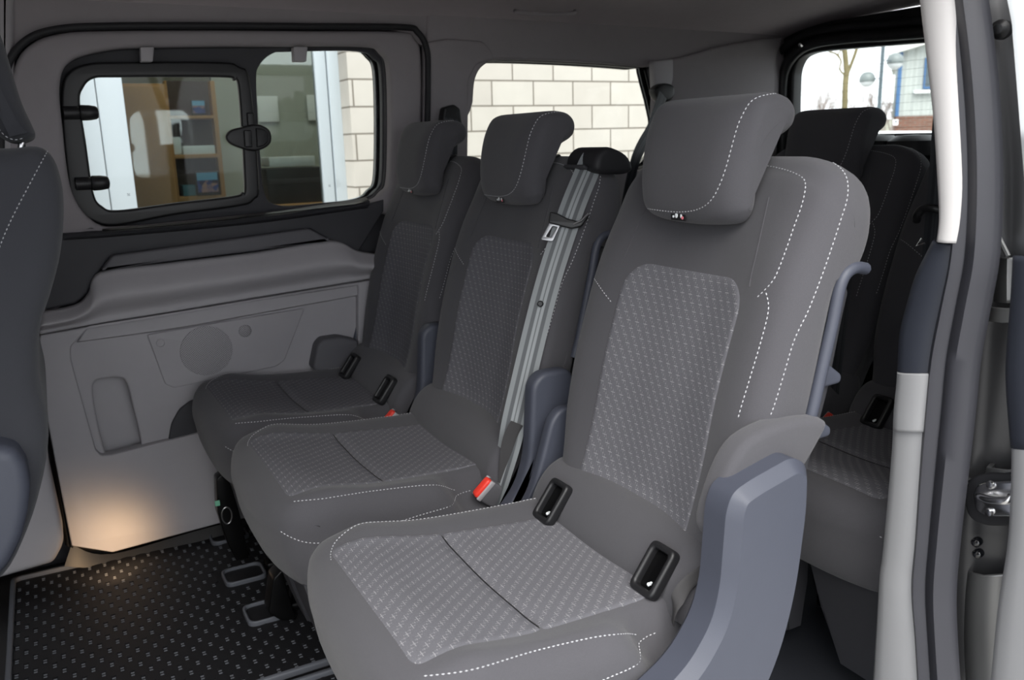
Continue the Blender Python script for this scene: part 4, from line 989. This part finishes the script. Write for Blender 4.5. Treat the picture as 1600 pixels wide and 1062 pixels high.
# brick building beside the van
BY = 4.0
ob = thing('brick_building', 'cream block building right outside the side windows', 'building')
xl, xr = at(118, 200, y=BY).x-.05, at(549, 200, y=BY).x
bm = plate([[Vector((-4, BY, GZ)), Vector((3.45, BY, GZ)), Vector((3.45, BY, 3.4)), Vector((-4, BY, 3.4))], [Vector((xl, BY, .1)), Vector((xr, BY, .1)), Vector((xr, BY, 2.2)), Vector((xl, BY, 2.2))]], (0, BY, 0), (1, 0, 0), (0, 0, 1), .25, .001)
for v in bm.verts: v.co.y += .125
obj('block_wall', bm, M['brick'], ob, smooth=False)
obj('flat_roof', boxbm((-.3, 6.2, 3.5), (8, 4.8, .2)), M['dark'], ob)
obj('back_wall', boxbm((-.3, 7.6, 1.5), (7.6, .1, 4)), mat('office_wall_paint', srgb(214, 208, 190), .9), ob)
obj('end_wall', boxbm((3.4, 6, 1.5), (.1, 3.8, 4)), M['white'], ob); obj('end_wall', boxbm((-3.9, 6, 1.5), (.1, 3.8, 4)), M['white'], ob)
obj('office_floor', boxbm((-.3, 6, -.1), (7.6, 4, .1)), M['carpet'], ob)
ow = thing('office_window', 'white framed office window opposite the sliding window', 'window')
WY = BY+.13
def xw(px): return at(px, 225, y=WY).x
for (a, b, yy, th) in [(100, 160, 0, .05), (161.5, 203, .01, .05), (502, 519, .01, .05), (520.5, 541, 0, .05)]:
    x0, x1 = xw(a), xw(b)
    obj('frame_post', boxbm(((x0+x1)/2, WY+yy+th/2, 1.15), (x1-x0, th, 2.1), bev=.003), M['jambw'], ow)
obj('frame_rail', boxbm(((xl+xr)/2, WY+.03, .16), (xr-xl, .06, .12), bev=.003), M['jambw'], ow); obj('frame_rail', boxbm(((xl+xr)/2, WY+.03, 2.16), (xr-xl, .06, .12), bev=.003), M['jambw'], ow)
obj('pane', boxbm(((xw(203)+xw(502))/2, WY+.035, 1.15), (xw(502)-xw(203), .006, 2.0)), M['office_glass'], ow, smooth=False)
# furniture in the office
CYY = 5.0
def oat(px, py, y=CYY): return at(px, py, y=y)
def rectbox(name, p0, p1, y, dep, m, par, bev=.002):
    a, b = at(*p0, y=y), at(*p1, y=y); a.x = at(p0[0], 225, y=y).x; b.x = at(p1[0], 225, y=y).x
    return obj(name, boxbm(((a.x+b.x)/2, y+dep/2, (a.z+b.z)/2), (abs(b.x-a.x), dep, abs(a.z-b.z)), bev=bev), m, par)
cb_ = thing('wooden_cupboard', 'tall beech cupboard behind the office window, left of the shelves', 'cupboard')
rectbox('body', (150, 130), (268, 420), CYY, .4, M['wood'], cb_); rectbox('door', (200, 134), (266, 400), CYY-.02, .02, M['wood'], cb_)
bs = thing('bookcase', 'open beech bookcase with dark back behind the office window', 'bookcase')
rectbox('side_panel', (268, 126), (271, 330), CYY, .08, M['wood'], bs); rectbox('side_panel', (338, 126), (345, 330), CYY, .08, M['wood'], bs)
rectbox('back_panel', (269, 126), (344, 330), CYY+.12, .02, mat('dark_shelf_back', srgb(70, 54, 48), .8), bs)
for py in (181, 242, 308): rectbox('shelf', (271, py), (339, py+4), CYY, .12, M['wood'], bs)
def photo(name, p0, p1, label, y):
    t = thing(name, label, 'picture frame'); a, b = at(*p0, y=y), at(*p1, y=y); c = (a+b)/2; w, h = abs(b.x-a.x), abs(a.z-b.z)
    obj('frame', boxbm((c.x, y+.01, c.z), (w, .014, h), bev=.002), M['white'] if w > .14 else M['black'], t)
    pm = bpy.data.materials.new('group_photo_print'); pm.use_nodes = True; tt = pm.node_tree; pr = tt.nodes['Principled BSDF']; pr.inputs['Roughness'].default_value = .3
    tcn = tt.nodes.new('ShaderNodeTexCoord'); vn = tt.nodes.new('ShaderNodeTexVoronoi'); vn.inputs['Scale'].default_value = 40; tt.links.new(tcn.outputs['Object'], vn.inputs[0])
    rmp = tt.nodes.new('ShaderNodeValToRGB'); e = rmp.color_ramp.elements; e[0].color = srgb(60, 50, 60); e[1].color = srgb(196, 150, 130); x = e.new(.5); x.color = srgb(60, 80, 150)
    tt.links.new(vn.outputs['Color'], rmp.inputs[0]); tt.links.new(rmp.outputs[0], pr.inputs['Base Color'])
    obj('print', boxbm((c.x, y, c.z-h*.12), (w*.86, .004, h*.5)), pm, t)
    obj('sky_print', boxbm((c.x, y+.001, c.z+h*.28), (w*.86, .004, h*.32)), mat('sky_print', srgb(120, 180, 220), .3), t)
    return t
photo('photo_frame', (304, 268), (345, 304), 'white framed group photo with blue sky on the lower shelf', CYY-.01)
photo('photo_frame', (298, 156), (323, 180), 'small dark framed photo on the top shelf', CYY+.02)
fb_ = rectbox('folded_leaflet', (271, 214), (283, 241), CYY+.03, .02, M['white'], None); tag(fb_, 'white upright leaflet standing on the middle shelf', 'leaflet')
fb_ = rectbox('paper_stack', (285, 228), (335, 240), CYY+.01, .1, M['white'], None); tag(fb_, 'flat stack of white paper on the middle shelf', 'paper')
fb_ = rectbox('storage_box', (278, 290), (298, 306), CYY+.01, .1, mat('teal_box', srgb(70, 120, 135), .6), None); tag(fb_, 'small teal box on the lowest shelf left of the photo', 'box')
# desk, printer, notice papers
dk = rectbox('desk', (349, 326), (540, 334), CYY-.2, .7, M['wood'], None); tag(dk, 'beech desk top behind the office window', 'desk')
pw = rectbox('partition_wall', (340, 60), (700, 420), CYY+.62, .05, mat('office_partition', srgb(172, 176, 168), .8), None); tag(pw, 'pale partition wall with notices behind the desk', 'wall')
for (p0, p1) in [((408, 150), (440, 190)), ((485, 148), (500, 188))]:
    o = rectbox('wall_notice', p0, p1, CYY+.6, .01, M['white'], None); tag(o, 'white notice sheet pinned to the partition, ' + ('left' if p0[0] < 450 else 'right') + ' one', 'notice')
pr = thing('printer', 'black printer standing on the office desk', 'printer')
rectbox('body', (412, 264), (509, 317), CYY-.1, .3, M['black'], pr); rectbox('panel', (414, 281), (508, 285), CYY-.105, .01, M['dark'], pr)
pp = rectbox('paper_pile', (418, 246), (490, 258), CYY, .2, M['white'], None); tag(pp, 'loose pile of white paper on top of the printer', 'paper')
for x in (0.9, 2.2):  # added fill lamps with no fixture, to brighten the office furniture
    al = bpy.data.lights.new('office_fill_light', 'AREA'); al.energy = 6; al.size = .6; al.color = (1, .93, .82); ao = bpy.data.objects.new('office_fill_light', al); col.objects.link(ao); ao.location = (x, 4.7, 2.5)

# behind: tree, street lamp, cladded hall, far trees
def tree(name, label, px, base_d, trunk_px, fork_y, top, seed, branches, rbase, m, group=None):
    pass
bark = mat('mossy_bark', srgb(112, 104, 78), .9, 0, .2, .6, 30, .3, 0, 6)
twig = mat('bare_twig', srgb(150, 138, 132), .9)
TD = 17
tr = thing('bare_tree', 'leafless mossy tree with forked trunk outside the rear window', 'tree')
def tp(px, py): return at(px, py, d=TD)
def base(px, d): 
    p = at(px, 200, d=d); p.z = GZ; return p
bm = bmesh.new(); k = TD/F
b0 = tp(1322, 240); b0 = Vector((b0.x, b0.y, GZ))
add_tube(bm, cat([b0, tp(1320, 160), tp(1322, 120), tp(1325, 105)], 5), .058, 10, rs=None)
add_tube(bm, cat([tp(1323, 118), tp(1321, 90), tp(1319, 75), tp(1314, 50), tp(1306, 10), tp(1300, -60)], 4), 4.2*k, 8)
add_tube(bm, cat([tp(1324, 116), tp(1331, 98), tp(1338, 78), tp(1345, 50), tp(1352, 10), tp(1362, -60)], 4), 2.6*k, 8)
add_tube(bm, cat([tp(1320, 118), tp(1312, 108), tp(1314, 95), tp(1306, 84), tp(1294, 79), tp(1280, 60), tp(1262, 30)], 4), 1.6*k, 6)
add_tube(bm, cat([tp(1314, 96), tp(1310, 84), tp(1316, 76), tp(1320, 60)], 4), 1.2*k, 6)
obj('trunk', bm, bark, tr)
rnd = random.Random(3); bm = bmesh.new()
def grow_twigs(bm, p, d, L, r, lev, rnd, spread=.6):
    q = p+d*L; add_tube(bm, [p, p.lerp(q, .5)+Vector((rnd.uniform(-1, 1), rnd.uniform(-1, 1), 0))*L*.05, q], r, 4, True, [r, r*.85, r*.65])
    if lev <= 0: return
    for i in range(3 if lev > 1 else 2):
        nd = (d+Vector((rnd.uniform(-1, 1), rnd.uniform(-1, 1), rnd.uniform(-.3, .8)))*spread).normalized()
        grow_twigs(bm, p.lerp(q, rnd.uniform(.55, 1)), nd, L*rnd.uniform(.6, .82), r*.6, lev-1, rnd, spread)
for p in [(1300, -60), (1362, -60), (1262, 30)]: grow_twigs(bm, tp(*p), Vector((rnd.uniform(-.3, .3), 0, 1)).normalized(), 1.0, .06, 4, rnd)
obj('branches', bm, bark, tr)
# street lamp
LD = 22; lk = LD/F
sl = thing('street_lamp', 'steel post street lamp with two grey globes outside the rear window', 'street lamp')
steel = mat('galvanised_post', srgb(88, 100, 106), .5, .3)
lp0 = at(1371, 205, d=LD); lp1 = at(1378.5, 60, d=LD)
obj('post', tubebm([Vector((lp0.x, lp0.y, GZ)), Vector((lp0.x, lp0.y, lp0.z)), Vector((lp0.x, lp0.y, lp1.z+1.2))], 3.0*lk, 12), steel, sl)
def lampglobe(px, py, r):
    c = at(px, py, d=LD); g1 = bmesh.new(); add_lathe(g1, [(r*lk*math.cos(a), r*lk*math.sin(a)) for a in [math.radians(x) for x in range(-20, 91, 10)]], c, seg=24)
    gl = obj('globe_top', g1, mat('grey_globe', srgb(120, 128, 128), .4), sl)
    g2 = bmesh.new(); add_lathe(g2, [(r*lk*math.cos(a), r*lk*math.sin(a)) for a in [math.radians(x) for x in range(-90, -19, 10)]], c, seg=24)
    obj('globe_diffuser', g2, mat('frosted_globe', srgb(214, 218, 220), .3), sl)
    yv = at(1376, py, d=LD); obj('arm', tubebm([Vector((lp0.x, lp0.y, c.z)), c], .9*lk, 6), steel, sl)
lampglobe(1355, 124, 12); lampglobe(1398.5, 95.5, 12.5)
# cladded hall
HD = 30; hk = HD/F
ha = thing('industrial_hall', 'pale ribbed industrial hall with blue corner trim and brick base', 'building')
hc = at(1398, 190, d=HD)          # corner
HU = Vector((.78, -.62, 0)).normalized()      # facade runs to the right
hc0 = Vector((hc.x, hc.y, GZ)); HV = Vector((0, 0, 1)); HN = HU.cross(HV)
if HN.dot(hc) > 0: HN = -HN
HW = ray(1416, 190); HW.z = 0; HW.normalize()
zt = at(1404, 84, d=HD).z; zb = at(1398, 182, d=HD).z
clad = mat('ribbed_cladding', srgb(170, 175, 172), .6); t = clad.node_tree
tcn = t.nodes.new('ShaderNodeTexCoord'); wv = t.nodes.new('ShaderNodeTexWave'); wv.inputs['Scale'].default_value = 1.0; mpn = t.nodes.new('ShaderNodeMapping')
mpn.inputs['Rotation'].default_value = (0, 0, math.atan2(.62, .78)); t.links.new(tcn.outputs['Object'], mpn.inputs[0]); t.links.new(mpn.outputs[0], wv.inputs[0])
bpn = t.nodes.new('ShaderNodeBump'); bpn.inputs['Strength'].default_value = 1; bpn.inputs['Distance'].default_value = .05; t.links.new(wv.outputs[0], bpn.inputs['Height']); t.links.new(bpn.outputs[0], t.nodes['Principled BSDF'].inputs['Normal'])
def hpt(u, z, n=0): return hc0+HU*u+Vector((0, 0, z-GZ))+HN*n
gab = [hpt(0, zb), hpt(14, zb), hpt(14, zt+2.2), hpt(7, zt+1.9), hpt(0, zt)]
obj('cladding', plate([gab], hc0, HU, HV, .2, .01), clad, ha, smooth=False)
obj('side_wall', plate([[hc0+Vector((0, 0, zb-GZ)), hc0+Vector((0, 0, zt-GZ)), hc0+HW*12+Vector((0, 0, zt-GZ)), hc0+HW*12+Vector((0, 0, zb-GZ))]], hc0, HW, HV, .2, .01), clad, ha, smooth=False)
obj('brick_base', plate([[hpt(0, GZ), hpt(14, GZ), hpt(14, zb), hpt(0, zb)]], hc0, HU, HV, .3, .01), M['plinth'], ha, smooth=False)
rf = [hpt(-.5, zt-.12), hpt(7, zt+1.9), hpt(14, zt+2.1)]
bm = bmesh.new(); L1 = [bm.verts.new(p+HN*.5) for p in rf]+[bm.verts.new(p+HN*.5+Vector((0, 0, .3))) for p in rf[::-1]]; bm.faces.new(L1)
r_ = bmesh.ops.extrude_face_region(bm, geom=bm.faces[:]); bmesh.ops.translate(bm, vec=HW*12, verts=[v for v in r_['geom'] if isinstance(v, bmesh.types.BMVert)])
obj('roof', bm, mat('pale_roof_sheet', srgb(222, 224, 218), .6), ha, smooth=False)
blue = mat('blue_trim', srgb(58, 98, 142), .5)
obj('corner_trim', plate([[hpt(-.04, zb, .12), hpt(.08, zb, .12), hpt(.08, zt, .12), hpt(-.04, zt, .12)]], hc0+HN*.12, HU, HV, .08, .01), blue, ha, smooth=False)
def hit(px, py, n=.15):
    r = ray(px, py); o0 = hc0+HN*n; tt = (o0-EYE).dot(HN)/r.dot(HN); return EYE+r*tt
wp = [hit(1447, 134), hit(1490, 128), hit(1490, 92), hit(1447, 95)]
cz = sum((p.z for p in wp))/4
u0 = (wp[0]-hc0).dot(HU); u1 = (wp[1]-hc0).dot(HU); z0 = wp[0].z; z1 = wp[3].z
hw_ = obj('window', plate([[hpt(u0-.1, z0-.1, .15), hpt(u1, z0-.1, .15), hpt(u1, z1+.1, .15), hpt(u0-.1, z1+.1, .15)], [hpt(u0-.05, z0-.04, .15), hpt(u1-.1, z0-.04, .15), hpt(u1-.1, z1+.04, .15), hpt(u0-.05, z1+.04, .15)]], hc0+HN*.15, HU, HV, .1, .01), blue, ha, smooth=False)
obj('window_pane', plate([[hpt(u0-.09, z0-.09, .12), hpt(u1, z0-.09, .12), hpt(u1, z1+.09, .12), hpt(u0-.09, z1+.09, .12)]], hc0+HN*.12, HU, HV, .03, .005), mat('dark_window_glass', srgb(70, 82, 88), .1), hw_, smooth=False)
obj('window_ledge', plate([[hpt(u0-.4, z0-.25, .2), hpt(u1, z0-.25, .2), hpt(u1, z0-.15, .2), hpt(u0-.4, z0-.15, .2)]], hc0+HN*.2, HU, HV, .2, .01), M['white'], ha, smooth=False)
sgp = hit(1399, 191, .25)
sg0 = thing('wall_sign', 'small white sign with a dark mark on the brick base', 'sign', sgp)
us = (sgp-hc0).dot(HU)
def sgnp(a, b, n=.25): return hpt(us+a, sgp.z+b, n)-sgp
obj('board', plate([[sgnp(-.08, -.1), sgnp(.09, -.1), sgnp(.09, .1), sgnp(-.08, .1)]], hc0+HN*.25-sgp, HU, HV, .03, .004), M['white'], sg0, smooth=False)
obj('mark', plate([[sgnp(-.01, -.03, .28), sgnp(.04, -.01, .28), sgnp(.04, .06, .28), sgnp(-.03, .06, .28), sgnp(-.03, .03, .28), sgnp(0, .03, .28)]], hc0+HN*.28-sgp, HU, HV, .01, .001), M['dark'], sg0, smooth=False)
# distant leafless trees
def far_tree(px, d, h, seed, label, spread=.55, rb=.07):
    rnd = random.Random(seed); bm = bmesh.new(); p = at(px, 190, d=d); p.z = GZ
    add_tube(bm, [p, p+Vector((0, 0, h*.35))], rb, 6); q = p+Vector((0, 0, h*.3))
    for i in range(3): grow_twigs(bm, q+Vector((0, 0, h*.04*i)), Vector((rnd.uniform(-.5, .5), rnd.uniform(-.5, .5), 1)).normalized(), h*.24, rb*.7, 5, rnd, spread)
    o = obj('distant_tree', bm, twig, None, smooth=False); tag(o, label, 'tree', 'leafless trees on the horizon'); return o
labs = ['leafless tree on the horizon at the left edge of the rear window', 'rounded leafless tree on the horizon left of the mossy trunk', 'small leafless tree just left of the mossy trunk', 'tall narrow leafless tree left of the lamp post', 'leafless tree directly behind the lamp post', 'leafless tree between lamp post and hall', 'low leafless tree beside the blue hall corner']
for (px, d, h, sd_i, lb) in [(1250, 60, 3.9, 1, labs[0]), (1280, 70, 5.6, 2, labs[1]), (1300, 58, 4.2, 3, labs[2]), (1364, 55, 4.4, 4, labs[3]), (1375, 60, 3.6, 5, labs[4]), (1385, 58, 3.4, 6, labs[5]), (1393, 56, 4.2, 7, labs[6])]:
    far_tree(px, d, h, sd_i, lb)
hg = obj('hedge', band([(1235, 188), (1300, 187), (1400, 186)], [(1235, 242), (1300, 242), (1400, 242)], dict(x=56), [(0, 0), (1, 0)], (1, 0, 0)), mat('grey_scrub', srgb(150, 150, 138), .9), None); solid(hg, 1.5); tag(hg, 'low grey scrub along the horizon behind the lamp post', 'hedge', kind='stuff')
# parked white car behind
wc = thing('parked_car', 'white parked car right behind the rear window, only its roof line showing', 'car', (5.75, 4.45, GZ), math.radians(128))
cpf = cat([(-1.9, .35), (-1.95, .7), (-1.75, .95), (-1.1, 1.02), (-.55, 1.43), (.2, 1.50), (1.0, 1.45), (1.6, 1.05), (1.9, .95), (1.95, .4), (1.2, .28), (-1.2, .28)], 4, True)
wc.scale = (1.035, 1.035, 1.035)
obj('body', pillow(cpf, .88, .16, 6, 5), M['white'], wc)
for s in (-1, 1):
    obj('side_glass', plate([rounded([Vector((x, s*.885, z)) for x, z in [(-.95, 1.0), (-.5, 1.34), (.9, 1.36), (1.3, 1.02)]], .05)], (0, s*.885, 0), (1, 0, 0), (0, 0, 1), .01, .002), M['black'], wc)
    for x in (-1.2, 1.2): obj('wheel', lathebm([(0, .1), (.2, .1), (.31, .09), (.32, 0), (.31, -.09), (0, -.09)], (x, s*.8, .32), Vector((0, s, 0)), 24), M['rubber'], wc)
# trees and sky side behind the photographer (seen reflected in the office glass)
for i, (x, y) in enumerate([(-3.5, -11), (2.5, -14), (8.5, -11.5)]):
    rnd = random.Random(20+i); bm = bmesh.new(); p = Vector((x, y, GZ)); add_tube(bm, [p, p+Vector((0, 0, 2.4))], .16, 8)
    for j in range(3): grow_twigs(bm, p+Vector((0, 0, 2.0+.3*j)), Vector((rnd.uniform(-.5, .5), rnd.uniform(-.5, .5), 1)).normalized(), 1.9, .1, 6, rnd, .6)
    o = obj('reflected_tree', bm, mat('dark_twig', srgb(70, 62, 58), .9), None, smooth=False); tag(o, ['leafless tree across the yard mirrored at the left of the office window', 'leafless tree across the yard mirrored in the middle of the office window', 'leafless tree across the yard mirrored at the right of the office window'][i], 'tree', 'bare trees mirrored in the office window')
